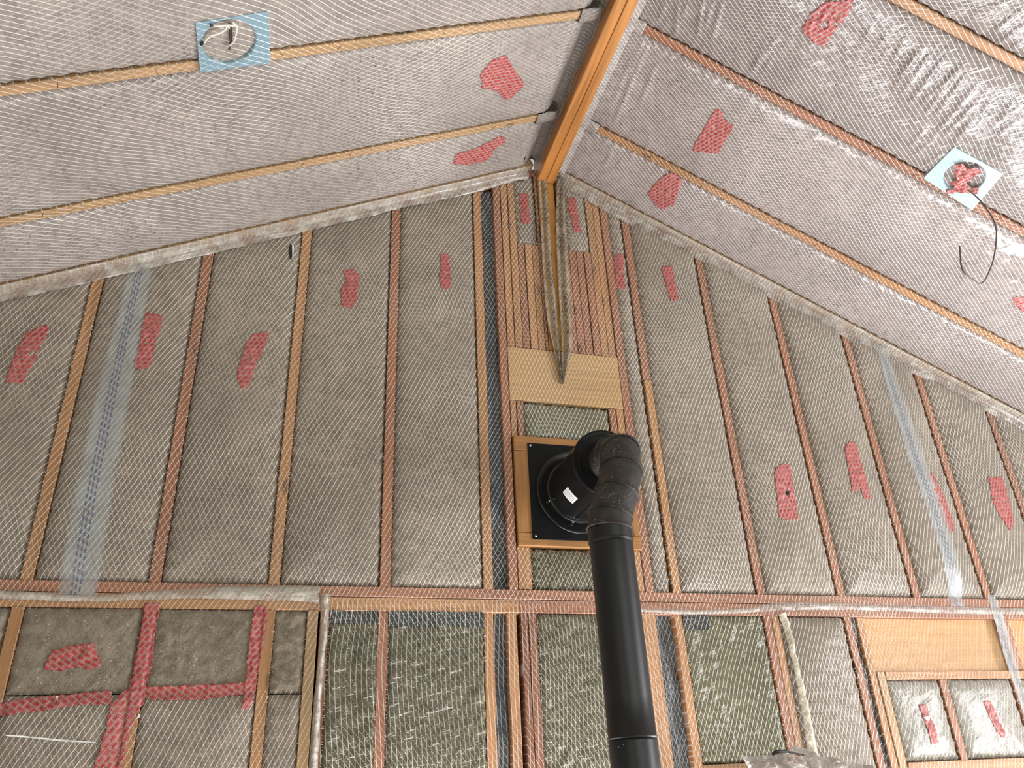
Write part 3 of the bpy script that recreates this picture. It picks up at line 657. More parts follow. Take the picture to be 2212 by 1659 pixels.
# film that closes the slopes against the ridge beam
def sheet(name, rows, mat, label, cat='plastic film', group=None, thick=0.0008, wave=0.0, wf=18.0):
    """rows: list of cross-section points per station"""
    n, m = len(rows), len(rows[0]); V = []
    for i, r in enumerate(rows):
        for j, p in enumerate(r):
            p = Vector(p)
            if wave: p = p + Vector((noise.noise(p*wf+Vector((1, 0, 0))), noise.noise(p*wf+Vector((0, 5, 0))), noise.noise(p*wf+Vector((0, 0, 9)))))*wave
            V.append(p)
    Fc = [(i*m+j, i*m+j+1, (i+1)*m+j+1, (i+1)*m+j) for i in range(n-1) for j in range(m-1)]
    o = link(name, V, Fc, mat); tag(o, label, cat, group)
    so = o.modifiers.new('solid', 'SOLIDIFY'); so.thickness = thick; so.offset = 0
    return o
DARKF = insulation('film_in_beam_pocket', 'L', (0.26, 0.235, 0.215), gloss=0.5, bump=0.5, wr=(1.5, 6, 12), speck=0.3, net=0.6, crough=0.15)
rows = []
N = 150
for i in range(N+1):
    y = D-0.03-(D+0.6)*i/N
    e = 0.012*noise.noise(Vector((y*9, 0, 4)))+0.008*math.sin(y*40)
    A = CL.p(0.137, D-y, -0.010); sag = 0.008*noise.noise(Vector((y*5, 3, 0)))
    rows.append([A, Vector((A.x+0.02, y, A.z+0.02)), Vector((A.x+0.05, y, ZB+0.128+sag)), Vector((1.078, y, ZB+0.125+sag)), Vector((1.096, y, ZB+0.112+sag)), Vector((1.1015, y, ZB+0.095+sag+e*0.6)), Vector((1.1022, y, ZB+0.078+sag+e))])
sheet('plastic_film', rows, DARKF, 'grey film tucked up against the left face of the ridge beam', wave=0.005, wf=14)
rows = []
for i in range(N+1):
    y = D-0.03-(D+0.6)*i/N
    A = CR.p(0.068, D-y, -0.003); B = CR.p(0.12, D-y, 0.006)
    s = 0.006*noise.noise(Vector((y*14, 3, 0)))
    rows.append([Vector((1.200, y, ZB+0.012+s)), Vector((1.203+s*0.3, y, ZB+0.03)), Vector((1.206, y, A.z-0.012+s)), B+Vector((0, 0, s-0.004))])
SHINY = insulation('film_beside_beam', 'R', (0.36, 0.32, 0.30), gloss=1.0, bump=1.5, wr=(1.5, 8, 16), speck=0.2, crough=0.08, thread=(0.9, 0.88, 0.86))
sheet('plastic_film', rows, SHINY, 'shiny crinkled film along the right face of the ridge beam', wave=0.004, wf=20)

def rafter_end(side, u, v, label):
    fr = FRS[side]; rows = []
    for i in range(15):
        uu = 0.055+(u+0.012-0.055)*i/14; r = []
        for j in range(9):
            vv = v-0.034+0.068*j/8; h = 0.004+0.006*math.sin(j/8*math.pi)+0.006*noise.noise(Vector((uu*30, vv*70, 2)))
            r.append(fr.p(uu, vv, h-(0.012 if i == 0 else 0)))
        rows.append(r)
    sheet('film_gather', rows, SHINY if side == 'R' else DARKF, label, 'plastic film', 'film gathers at the rafter ends')
rafter_end('R', uR1, RY[0], 'crinkled film gather at the beam end of the right slope rafter nearest the wall')
rafter_end('R', uR2, RY[1], 'crinkled film gather at the beam end of the second right slope rafter')
rafter_end('L', uL1, RY[0], 'crinkled film gather at the beam end of the left slope rafter nearest the wall')
rafter_end('L', uL2, RY[1], 'crinkled film gather at the beam end of the second left slope rafter')
# corner folds of loose film between the slopes and the gable wall
FILM_L = loose_film('loose_film_left', 'W', 0.5, (0.60, 0.55, 0.48), net=0.3); FILM_W = loose_film('loose_film_white', 'W', 0.62, (0.60, 0.56, 0.48), net=0.5); FILM_R = loose_film('loose_film_right', 'W', 0.38, (0.58, 0.53, 0.47), net=0.7)
for side, lab, mat in (('L', 'translucent film fold along the corner of left slope and gable wall', FILM_L), ('R', 'crinkled translucent film fold along the corner of right slope and gable wall', FILM_R)):
    fr = FRS[side]; rows = []
    n = 240
    for i in range(n+1):
        u = 0.09+4.1*i/n
        k = 0.012*noise.noise(Vector((u*3.1, 1, 0)))+0.006*noise.noise(Vector((u*14, 1, 0)))
        x = XR+(-1 if side == 'L' else 1)*u*math.cos(AL if side == 'L' else AR)
        low = -0.018 - (0.004 if side == 'L' else 0.022)*(1+noise.noise(Vector((u*2.2, 5, 1)))) + k
        rows.append([fr.p(u, 0.05, 0.0025+abs(k)*0.3), fr.p(u, 0.035, 0.004+abs(k)*0.3), fr.p(u, 0.018, 0.006+abs(k)*0.5), WL.p(x, ztop(x)+0.030, 0.011+k*0.5), WL.p(x, ztop(x)+0.012+low*0.3, 0.012+k*0.5), WL.p(x, ztop(x)+low, 0.003+abs(k)*0.3)])
    sheet('film_fold', rows, mat, lab, 'plastic film', 'loose film folds')
def strip_px(pts, wpx, lab, mat, name='film_fold', h=0.008, amp=0.004, ncross=5, cat='plastic film', group='loose film folds'):
    """band of film lying along the wall; pts = photograph pixels of its centre line, wpx = half widths in metres"""
    P = spline([(*WL.px(x, y), 0) for x, y in pts], 14); hwid = spline([(a, 0, 0) for a in wpx], 14); rows = []
    for i, p in enumerate(P):
        t = (P[min(i+1, len(P)-1)]-P[max(i-1, 0)]).normalized(); nrm = Vector((-t.y, t.x, 0)); r = []
        for j in range(ncross):
            s = (j/(ncross-1)-0.5)*2; q = p+nrm*s*hwid[i].x*(1+0.15*noise.noise(Vector((i*0.25, s, 2))))
            hh = h*(1-0.75*s*s)+amp*noise.noise(Vector((q.x*22, q.y*22, 3)))+0.0015
            r.append(WL.p(q.x, q.y, max(hh, 0)+height('W', q.x, q.y)*0.9))
        rows.append(r)
    return sheet(name, rows, mat, lab, cat, group)
strip_px([(-60, 1283), (60, 1287), (200, 1293), (400, 1283), (560, 1281), (690, 1284)], [0.014, 0.014, 0.012, 0.018, 0.026, 0.03], 'pale film fold drooping along the middle plate on the left', FILM_W, amp=0.005, h=0.009)
strip_px([(702, 1285), (700, 1360), (692, 1440), (684, 1540), (676, 1659), (673, 1720)], [0.018, 0.013, 0.011, 0.013, 0.015, 0.015], 'whitish vertical film fold beside the pale lower stud', FILM_W, h=0.02, amp=0.008)
CREAM = loose_film('cream_film_roll', 'W', 0.95, (0.74, 0.68, 0.52))
strip_px([(1688, 1325), (1702, 1370), (1719, 1450), (1738, 1540), (1760, 1659), (1770, 1700)], [0.02, 0.014, 0.012, 0.016, 0.022, 0.022], 'cream coloured roll of film running down beside the olive batt bay', CREAM, h=0.022, amp=0.008)
strip_px([(1370, 1318), (1480, 1322), (1600, 1320), (1700, 1310), (1860, 1312), (2040, 1318), (2240, 1322)], [0.006, 0.01, 0.01, 0.018, 0.014, 0.016, 0.016], 'thin shiny film edge along the middle plate right of the pipe', FILM_R, h=0.007, amp=0.006)
# gathered netting hanging either side of the ridge post
def flap(pl, pr, lab, dense):
    rows = []; A = spline([(*WL.px(x, y), 0) for x, y in pl], 10); B = spline([(*WL.px(x, y), 0) for x, y in pr], 10)
    for i in range(len(A)):
        r = []
        for j in range(11):
            t = j/10; q = A[i].lerp(B[i], t)
            r.append(WL.p(q.x, q.y, 0.012+0.010*math.sin(t*11+i*0.02)+0.006*math.sin(t*23+1)*(1-i/len(A)*0.5)))
        rows.append(r)
    sheet('film_flap', rows, dense, lab, 'plastic film', 'gathered film flaps by the ridge post')
NET = loose_film('gathered_netting', 'W', 0.95, (0.33, 0.255, 0.175), net=0.6, gloss=0.5)
flap([(1158, 372), (1163, 450), (1168, 560), (1177, 680), (1190, 745), (1210, 830)], [(1181, 385), (1187, 470), (1193, 560), (1203, 640), (1210, 745), (1213, 830)], 'gathered film flap hanging left of the ridge post', NET)
flap([(1201, 390), (1198, 470), (1200, 560), (1204, 640), (1210, 745), (1213, 830)], [(1222, 378), (1222, 460), (1229, 560), (1234, 680), (1236, 745), (1217, 830)], 'gathered film flap hanging right of the ridge post', NET)

# blue-lined seams of the film
def seam_mat():
    m, nt, bs, out = newmat('blue_lined_seam')
    uvn = nt.new('ShaderNodeUVMap'); sp_ = nt.new('ShaderNodeSeparateXYZ'); nt.l.new(uvn.outputs[0], sp_.inputs[0])
    u, v = sp_.outputs[0], sp_.outputs[1]
    lines = None
    for c in (0.35, 0.45, 0.55):
        l = nt.ss(nt.math('ABSOLUTE', nt.math('SUBTRACT', u, c)), 0.012, 0.03, 1.0, 0.0)
        d = nt.math('LESS_THAN', nt.math('FRACT', nt.math('ADD', nt.math('MULTIPLY', v, 38.0), c*7)), 0.62)
        l = nt.math('MULTIPLY', l, d); lines = l if lines is None else nt.math('MAXIMUM', lines, l)
    g = nt.new('ShaderNodeGroup'); g.node_tree = TG['W']
    c = nt.mix(g.outputs['Fac'], (0.52, 0.56, 0.56), (0.85, 0.85, 0.82)); c = nt.mix(nt.math('MULTIPLY', lines, 0.9), c, (0.05, 0.085, 0.23))
    nt.set(bs.inputs['Base Color'], c); setp(bs, Roughness=0.4, Coat_Weight=0.6, Coat_Roughness=0.15)
    edge = nt.ss(nt.math('ABSOLUTE', nt.math('SUBTRACT', u, 0.5)), 0.36, 0.5, 1.0, 0.35)
    pn = nt.ss(nt.noise(nt.pos(), 9.0, 3.0), 0.3, 0.7, 0.30, 0.62)
    a = nt.math('MAXIMUM', nt.math('MULTIPLY', pn, edge), nt.math('MAXIMUM', nt.math('MULTIPLY', lines, 0.85), nt.math('MULTIPLY', g.outputs['Fac'], 0.8)))
    nt.l.new(a, bs.inputs['Alpha']); return m
SEAM = seam_mat()
def seam(pts, hw_, label):
    P = spline([(*WL.px(x, y), 0) for x, y in pts], 30); V, Fc, UV = [], [], []; L = 0; nc = 9
    Wd = spline([(a, 0, 0) for a in hw_], 30)
    for i, p in enumerate(P):
        if i: L += (p-P[i-1]).length
        for j in range(nc):
            s = j/(nc-1); q = p.x+(s-0.5)*2*Wd[i].x
            V.append(WL.p(q, p.y, height('W', q, p.y)+0.003+0.001*noise.noise(Vector((q*30, p.y*30, 1))))); UV.append((s, L))
    for i in range(len(P)-1):
        for j in range(nc-1): a = i*nc+j; Fc.append((a, a+1, a+nc+1, a+nc))
    o = link('film_seam', V, Fc, SEAM); tag(o, label, 'film seam', 'blue-lined film seams')
    ul = o.data.uv_layers.new(name='UVMap')
    for lp in o.data.loops: ul.data[lp.index].uv = UV[lp.vertex_index]
seam([(313, 545), (282, 690), (247, 850), (205, 1060), (165, 1292)], [0.045, 0.052, 0.062, 0.066, 0.064], 'milky film seam with dashed blue lines on the left of the upper wall')
seam([(1893, 735), (1925, 850), (1975, 1000), (2020, 1130), (2068, 1310)], [0.028, 0.042, 0.055, 0.055, 0.04], 'milky film seam with faint blue lines on the right of the upper wall')
seam([(2140, 1285), (2158, 1340), (2180, 1420), (2215, 1530), (2250, 1650)], [0.026, 0.03, 0.03, 0.024, 0.026], 'bunched film seam crossing the plywood at the lower right')

# ------------------------------------------------------------------ red tape
TAPE_W = tape_mat('red_tape_wall', 'W', r_(60)); TAPE_L = tape_mat('red_tape_left_slope', 'L', r_(0)); TAPE_R = tape_mat('red_tape_right_slope', 'R', r_(65)); TAPE_H = tape_mat('red_tape_strip', 'W', r_(-32)); TAPE_V = tape_mat('red_tape_vertical_strip', 'W', r_(55))
def inside(p, poly):
    c = False; n = len(poly); j = n-1
    for i in range(n):
        if (poly[i][1] > p[1]) != (poly[j][1] > p[1]) and p[0] < (poly[j][0]-poly[i][0])*(p[1]-poly[i][1])/(poly[j][1]-poly[i][1])+poly[i][0]: c = not c
        j = i
    return c
def tape(side, pix, label, mat=None, step=0.0035, lift=0.0025, frame=None, group='red tape patches', name='tape_patch', bump=0.003):
    fr = FRS[side]; poly = [fr.px(*p) for p in pix]
    mat = mat or {'W': TAPE_W, 'L': TAPE_L, 'R': TAPE_R}[side]
    u0, u1 = min(p[0] for p in poly), max(p[0] for p in poly); v0, v1 = min(p[1] for p in poly), max(p[1] for p in poly)
    cu, cv = sum(p[0] for p in poly)/len(poly), sum(p[1] for p in poly)/len(poly)
    nu, nv = int((u1-u0)/step)+1, int((v1-v0)/step)+1; idx = {}; V = []; Fc = []
    def vid(i, j):
        if (i, j) not in idx:
            u, v = u0+i*step, v0+j*step; idx[(i, j)] = len(V)
            r = math.hypot(u-cu, v-cv)
            h = height(side, u, v)+lift+bump*noise.noise(Vector((u*45, v*45, 8)))*math.exp(-r/0.05)*2.5
            V.append(fr.p(u, v, h))
        return idx[(i, j)]
    for i in range(nu):
        for j in range(nv):
            u, v = u0+(i+0.5)*step, v0+(j+0.5)*step
            e = step*1.6; k = Vector((noise.noise(Vector((u*90, v*90, 0))), noise.noise(Vector((u*90, v*90, 7)))))*e
            if inside((u+k.x, v+k.y), poly): Fc.append((vid(i, j), vid(i+1, j), vid(i+1, j+1), vid(i, j+1)))
    o = link(name, V, Fc, mat); tag(o, label, 'tape', group)
    so = o.modifiers.new('solid', 'SOLIDIFY'); so.thickness = 0.0005
    return o
s1, s2 = 1918/740, 1918/740
tape('L', C(700, 0, s2, [(868, 395), (935, 325), (1010, 298), (1060, 380), (1112, 455), (1105, 480), (1075, 500), (1045, 540), (1005, 545), (960, 495), (905, 480), (866, 480), (880, 440), (865, 415)]), 'diamond-shaped red tape patch high on the left slope')
tape('L', C(700, 0, s2, [(718, 910), (725, 855), (850, 815), (985, 752), (1012, 768), (1005, 790), (925, 835), (942, 850), (900, 885), (800, 915), (750, 905)]), 'long torn red tape patch on the left slope near the ridge post')
s3 = 2105/812
tape('R', C(1400, 0, s3, [(865, 150), (905, 75), (1000, 0), (1150, -10), (1125, 70), (1060, 150), (990, 250), (945, 240), (890, 195)]), 'large glossy red tape patch at the top of the photo', bump=0.006)
tape('R', C(1400, 0, s3, [(385, 595), (418, 620), (420, 650), (488, 700), (440, 770), (395, 850), (340, 845), (250, 835), (265, 800), (310, 720), (350, 650)]), 'jagged red tape patch between the two long rafters of the right slope')
tape('R', C(1400, 0, s3, [(95, 975), (140, 968), (192, 1005), (165, 1090), (145, 1140), (75, 1172), (30, 1125), (0, 1080), (30, 1030)]), 'kite-shaped red tape patch on the right slope beside the corner')
tape('R', [(2186, 640), (2200, 636), (2225, 640), (2240, 680), (2215, 672), (2192, 655)], 'red tape patch cut off by the right edge of the photo')
s4 = 1918/740
tape('W', C(0, 560, s4, [(265, 370), (280, 400), (205, 560), (135, 705), (45, 702), (40, 680), (105, 500), (150, 420)]), 'large slanted red tape patch at the left edge of the upper wall')
tape('W', C(0, 560, s4, [(820, 308), (915, 325), (900, 400), (882, 450), (842, 612), (790, 630), (745, 612), (775, 520), (795, 400)]), 'broad upright red tape patch right of the blue-lined seam')
tape('W', C(0, 560, s4, [(1420, 425), (1508, 410), (1490, 480), (1435, 600), (1395, 720), (1350, 735), (1330, 690), (1330, 630), (1380, 470)]), 'red tape patch with a hooked top in the third bay')
tape('W', C(700, 0, s2, [(100, 1525), (160, 1515), (200, 1545), (185, 1650), (180, 1700), (150, 1735), (100, 1725), (90, 1640), (120, 1570)]), 'rounded red tape patch in the bay left of the reddish upper stud')
tape('W', C(700, 0, s2, [(648, 1432), (695, 1430), (705, 1540), (705, 1630), (650, 1620), (642, 1560), (652, 1500)]), 'slim red tape patch in the bay left of the tall dark gap')
s5 = 1659/500
tape('W', C(960, 360, s5, [(535, 195), (602, 195), (605, 300), (610, 412), (548, 405), (540, 300)]), 'narrow red tape patch in the pocket left of the ridge post')
tape('W', C(960, 360, s5, [(882, 225), (940, 225), (955, 330), (980, 470), (928, 472), (908, 370), (885, 290)]), 'narrow red tape patch in the pocket right of the ridge post')
tape('W', C(960, 360, s5, [(1212, 630), (1285, 630), (1285, 760), (1298, 882), (1232, 868), (1225, 760)]), 'red tape patch on the narrow strip right of the chimney framing')
tape('W', C(960, 360, s5, [(1538, 740), (1615, 735), (1640, 850), (1662, 970), (1610, 985), (1580, 900), (1560, 820)]), 'red tape patch in the first full bay right of the chimney framing')
s6 = 1782/752
tape('W', C(1460, 500, s6, [(500, 1215), (535, 1198), (570, 1200), (590, 1320), (612, 1480), (560, 1485), (515, 1475), (500, 1350), (485, 1245)]), 'red tape patch with a dark hole, right of the stove pipe elbow')
tape('W', C(1460, 500, s6, [(848, 1120), (870, 1085), (905, 1090), (930, 1180), (955, 1260), (980, 1380), (945, 1382), (925, 1325), (885, 1342), (868, 1240)]), 'lopsided red tape patch in the bay third right of the chimney framing')
tape('W', C(1460, 500, s6, [(1268, 1260), (1292, 1238), (1340, 1330), (1370, 1400), (1415, 1520), (1392, 1555), (1360, 1510), (1325, 1400)]), 'slanted red tape patch beside the right-hand film seam')
tape('W', C(1460, 500, s6, [(1575, 1262), (1610, 1270), (1655, 1258), (1680, 1360), (1712, 1500), (1690, 1542), (1640, 1470), (1600, 1400), (1585, 1320)]), 'red tape patch near the right edge of the upper wall')
sb = 2212/740
tape('W', C(0, 1200, sb, [(285, 745), (295, 690), (350, 610), (430, 590), (610, 568), (630, 640), (655, 660), (650, 720), (610, 735), (560, 735), (480, 720), (400, 745)]), 'fan-shaped red tape patch in the bare lower left square', TAPE_H)
sd = 1520/512
tape('W', C(1700, 1100, sd, [(838, 1258), (880, 1250), (905, 1330), (935, 1390), (958, 1500), (918, 1512), (885, 1400), (860, 1330)]), 'torn red tape patch in the left one of the small lower right bays')
tape('W', C(1700, 1100, sd, [(1248, 1238), (1290, 1230), (1325, 1310), (1395, 1445), (1370, 1468), (1330, 1420), (1290, 1340)]), 'thin slanted red tape patch in the right one of the small lower right bays')
tape('W', C(0, 1200, sb, [(-60, 960), (150, 925), (400, 900), (720, 868), (730, 960), (520, 965), (300, 1000), (150, 1020), (-60, 1045)]), 'horizontal red tape strip running to the left photo edge', TAPE_H, group='red tape strips', name='tape_strip', lift=0.004)
tape('W', C(0, 1200, sb, [(905, 845), (1150, 842), (1400, 830), (1570, 815), (1640, 840), (1640, 890), (1500, 905), (1300, 930), (1100, 935), (905, 925)]), 'horizontal red tape strip below the speckled lower square', TAPE_H, group='red tape strips', name='tape_strip', lift=0.0042)
tape('W', C(0, 1200, sb, [(935, 308), (1040, 308), (1000, 520), (985, 700), (940, 850), (935, 940), (880, 1020), (840, 1120), (790, 1372), (610, 1372), (690, 1100), (715, 960), (830, 850), (860, 740), (890, 560)]), 'long vertical red tape strip down the lower left stud', TAPE_V, group='red tape strips', name='tape_strip', lift=0.006)
tape('W', C(0, 1200, sb, [(1640, 330), (1700, 325), (1730, 360), (1700, 560), (1665, 760), (1640, 930), (1610, 990), (1555, 998), (1575, 900), (1590, 760), (1600, 620)]), 'short vertical red tape strip right of the speckled lower square', TAPE_V, group='red tape strips', name='tape_strip', lift=0.0055)

# small slit and torn bits in the film
BLK = plain('black_gap', (0.015, 0.014, 0.012), 0.8)
def bit(pix, mat, label, name, cat, side='W', lift=0.003, group=None):
    fr = FRS[side]; poly = [fr.px(*p) for p in pix]; cu = sum(p[0] for p in poly)/len(poly); cv = sum(p[1] for p in poly)/len(poly)
    h = height(side, cu, cv)+lift; V, Fc = prism(fr, poly, h-0.003, h, 0.0006)
    return tag(link(name, V, Fc, mat, smooth=False), label, cat, group)
WHT = plain('white_scrap', (0.85, 0.86, 0.82), 0.5, bump=0.3)
bit(C(0, 0, s1, [(1617, 1400), (1625, 1372), (1635, 1378), (1636, 1440), (1628, 1462), (1618, 1440)]), BLK, 'small dark slit in the film under the left top plate', 'film_slit', 'slit')
bit(C(0, 0, s1, [(1634, 1372), (1645, 1380), (1642, 1440), (1637, 1452)]), WHT, 'white paper scrap at the edge of the small slit', 'paper_scrap', 'paper scrap', lift=0.005)
bit(C(0, 1200, sb, [(362, 910), (378, 905), (368, 935)]), WHT, 'tiny white flake on the horizontal tape strip at left', 'paper_scrap', 'paper scrap', lift=0.008)
bit(C(240, 1280, 2189/500, [(243, 1195), (262, 1148), (276, 1150), (272, 1178)]), WHT, 'white flake right of the taped lower stud', 'paper_scrap', 'paper scrap', lift=0.008)
bit(C(1700, 1100, sd, [(862, 1335), (905, 1325), (898, 1350), (885, 1358)]), WHT, 'white flake on the torn lower right tape patch', 'paper_scrap', 'paper scrap', lift=0.008)
bit(C(1460, 500, s6, [(550, 1340), (562, 1338), (565, 1358), (552, 1362)]), BLK, 'dark hole in the tape patch right of the elbow', 'film_slit', 'slit', lift=0.006)
bit(C(0, 1200, sb, [(20, 1158), (120, 1162), (350, 1184), (620, 1205), (640, 1214), (400, 1202), (200, 1180), (60, 1170)]), loose_film('white_crease', 'W', 1.0, (0.9, 0.9, 0.88)), 'bright white crease in the film at the lower left', 'film_crease', 'film crease', lift=0.002)

# ------------------------------------------------------------------ blue boxes on the slopes
BB = {}
def bluebox(side, quad, cpx, rad, label, depth=0.016):
    fr = FRS[side]; q = [fr.px(*p) for p in quad]; cu, cv = fr.px(*cpx)
    m, nt, bs, out = newmat('blue_box_plastic_'+side)
    film_finish(nt, bs, out, nt.mix(nt.noise(nt.pos(), 20, 2), (0.17, 0.29, 0.35) if side == 'L' else (0.36, 0.55, 0.62), (0.22, 0.35, 0.41) if side == 'L' else (0.46, 0.66, 0.72)), side, 1.0, 0.6, 0.3, None, (1.0, 4, 6), 0.2, (0.9, 0.95, 0.97)); bs.inputs['Roughness'].default_value = 0.5
    o = empty('electrical_box', fr.p(cu, cv, 0)); tag(o, label, 'electrical box', 'pale blue electrical boxes')
    n = 64; V = []
    def outer(th):
        d = Vector((math.cos(th), math.sin(th))); best = 1e9
        for i in range(4):
            a = Vector(q[i]); b = Vector(q[(i+1) % 4]); e = b-a; den = d.x*e.y-d.y*e.x
            if abs(den) < 1e-9: continue
            w_ = a-Vector((cu, cv)); t = (w_.x*e.y-w_.y*e.x)/den; s_ = (w_.x*d.y-w_.y*d.x)/den
            if t > 0 and -1e-6 <= s_ <= 1+1e-6: best = min(best, t)
        return cu+d.x*best, cv+d.y*best
    ths = [2*math.pi*k/n for k in range(n)]
    ths = sorted(ths+[math.atan2(p[1]-cv, p[0]-cu) % (2*math.pi) for p in q]); n = len(ths)
    H = depth
    for th in ths:
        ou, ov = outer(th); c, s = math.cos(th), math.sin(th)
        V += [fr.p(ou, ov, -0.02), fr.p(ou, ov, H), fr.p(cu+rad*1.04*c, cv+rad*1.04*s, H+0.001), fr.p(cu+rad*c, cv+rad*s, H-0.002), fr.p(cu+rad*0.98*c, cv+rad*0.98*s, -0.006+0.006)]
    Fc = []
    for i in range(n):
        j = (i+1) % n
        for k in range(4): Fc.append((i*5+k, i*5+k+1, j*5+k+1, j*5+k))
    link('box_flange', V, Fc, m, o, smooth=False)
    V = [fr.p(cu, cv, 0.006)]+[fr.p(cu+rad*0.985*math.cos(2*math.pi*k/48), cv+rad*0.985*math.sin(2*math.pi*k/48), 0.003) for k in range(48)]
    link('box_cover', V, [(0, 1+k, 1+(k+1) % 48) for k in range(48)], insulation('box_cover_'+side, side, (0.36, 0.33, 0.28) if side == 'L' else (0.36, 0.32, 0.30), gloss=0.6, bump=0.3, speck=0.4), o)
    return o, cu, cv
ol, cu, cv = bluebox('L', C(0, 0, s1, [(1085, 108), (1492, 45), (1507, 335), (1113, 388)]), (492, 84), 0.088, 'pale blue electrical box on the left slope with two white wires')
b_r, cur, cvr = bluebox('R', C(1400, 0, s3, [(1715, 812), (1990, 962), (1815, 1165), (1545, 985)]), (2083, 378), 0.078, 'pale blue electrical box on the right slope with red tape and a hanging cable')
CR_TAPE = tape('R', C(1960, 280, 1161/252, [(480, 310), (560, 290), (600, 350), (700, 330), (740, 380), (640, 440), (600, 500), (640, 540), (720, 530), (700, 600), (560, 590), (400, 610), (390, 570), (480, 560), (440, 480), (500, 460), (480, 390)]), 'crumpled red tape on the blue box of the right slope', lift=0.022, bump=0.008)
# cables
GREYC = plain('grey_cable', (0.10, 0.085, 0.075), 0.45); WCAB = plain('white_cable', (0.78, 0.74, 0.64), 0.4); BTIP = plain('black_cable_tip', (0.02, 0.02, 0.02), 0.4)
fr = CL
sC = 2147/220
def cpath(pts, fr, hs): return spline([fr.p(*fr.px(x, y, h), h) for (x, y), h in zip(pts, hs)], 8)
cb = empty('cable', fr.p(*fr.px(490, 92), 0.02)); tag(cb, 'white two-ended cable curled in the blue box of the left slope', 'cable', 'cables at the electrical boxes')
P1 = cpath(C(400, 0, sC, [(900, 980), (1020, 880), (1070, 700), (1085, 560), (1000, 475), (1040, 540), (900, 535), (740, 545), (590, 560)]), fr, [0.018, 0.028, 0.036, 0.04, 0.034, 0.038, 0.034, 0.03, 0.026])
V, Fc = sweep(P1, 0.0034, 8); link('wire', V, Fc, WCAB, cb)
P2 = cpath(C(400, 0, sC, [(980, 900), (1000, 760), (900, 560), (830, 640), (700, 710), (540, 760), (450, 830), (395, 905)]), fr, [0.014, 0.018, 0.03, 0.032, 0.032, 0.03, 0.027, 0.024])
V, Fc = sweep(P2[14:], 0.0034, 8); link('wire', V, Fc, WCAB, cb)
for a, b, h in (((385, 885), (335, 955), 0.024), ((575, 545), (530, 538), 0.026)):
    pp = cpath(C(400, 0, sC, [a, b]), fr, [h, h]); V, Fc = sweep(pp, 0.0045, 8); link('cable_tip', V, Fc, BTIP, cb)
bit(C(400, 0, sC, [(880, 400), (930, 400), (955, 700), (900, 960), (860, 950), (890, 800)]), plain('dark_tear', (0.06, 0.045, 0.035), 0.8), 'dark torn slot in the cover of the left blue box', 'film_slit', 'slit', side='L', lift=0.012)
A = CR.p(*CR.px(2080, 403, 0.02), 0.02)
pts = C(1960, 280, 1161/252, [(545, 572), (700, 680), (830, 850), (880, 970), (885, 1090), (865, 1250), (820, 1400), (740, 1528), (640, 1480), (545, 1385), (520, 1160)])
ys = [A.y, A.y-0.01, A.y-0.02, A.y-0.025, A.y-0.03, A.y-0.03, A.y-0.035, A.y-0.045, A.y-0.06, A.y-0.07, A.y-0.075]
PP = spline([A]+[on_y(x, y, Y) for (x, y), Y in zip(pts[1:], ys[1:])], 10)
V, Fc = sweep(PP, 0.0030, 8); o = link('cable', V, Fc, GREYC); tag(o, 'thin grey cable hanging in a loop from the right blue box', 'cable', 'cables at the electrical boxes')

# ------------------------------------------------------------------ stove pipe outlet
FRW = wood('outlet_frame_wood', (0.42, 0.20, 0.06), None, X, gloss=0.1, bump=0.05, dark=0.75)
FRV = wood('outlet_frame_wood_upright', (0.42, 0.20, 0.06), None, Z, gloss=0.1, bump=0.05, dark=0.75)
fro = empty('outlet_frame', WL.p(1.18, ZF0, 0)); tag(fro, 'square wooden frame around the black outlet plate', 'wooden frame')
for nm, rc, mt, h in (('frame_rail', rect(0.905, 1.449, 1.318, ZF1), FRW, 0.014), ('frame_rail', rect(0.905, 1.449, ZF0, 0.952), FRW, 0.012), ('frame_stile', rect(0.905, 0.998, 0.953, 1.317), FRV, 0.011), ('frame_stile', rect(1.362, 1.449, 0.953, 1.317), FRV, 0.011)):
    V, Fc = prism(WL, rc, -0.10, h, 0.003); link(nm, V, Fc, mt, fro, smooth=False)
def black(name, rough, dust=0.0, coat=0.3, base=(0.006, 0.006, 0.007), spec=0.3):
    m, nt, bs, out = newmat(name); P = nt.pos(); c = nt.mix(nt.noise(P, 14, 3), base, [x*1.8 for x in base])
    if dust:
        vo = nt.new('ShaderNodeTexVoronoi'); nt.l.new(P, vo.inputs['Vector']); vo.inputs['Scale'].default_value = 130.0
        sp2 = nt.ss(vo.outputs['Distance'], 0.15, 0.24, 1.0, 0.0); cl = nt.ss(nt.noise(P, 13, 3), 0.42, 0.58)
        c = nt.mix(nt.math('MULTIPLY', nt.math('MULTIPLY', sp2, cl), dust), c, (0.42, 0.37, 0.30))
        c = nt.mix(nt.ss(nt.noise(P, 30, 3), 0.3, 0.8, 0.0, 0.35), c, (0.09, 0.078, 0.065))
    nt.set(bs.inputs['Base Color'], c); setp(bs, Roughness=rough, Metallic=0.0, Coat_Weight=coat, Coat_Roughness=0.25); bs.inputs['Specular IOR Level'].default_value = spec
    return m
MB = black('black_steel', 0.42, coat=0.0, spec=0.45); MP = black('black_plate', 0.45, coat=0.0, base=(0.003, 0.003, 0.0035), spec=0.18); MD = black('dusty_black_steel', 0.55, dust=1.0, coat=0.05, base=(0.02, 0.018, 0.017)); MG = black('glossy_black_sleeve', 0.26, coat=0.15, base=(0.006, 0.006, 0.006), spec=0.5)
SCR = plain('bright_screw', (0.7, 0.68, 0.62), 0.3, 1.0)
CX, CZ = 1.178, 1.137
th_ = empty('pipe_thimble', WL.p(CX, CZ, 0.014)); tag(th_, 'black wall thimble with square plate, round sleeve and rimmed end cap', 'wall thimble')
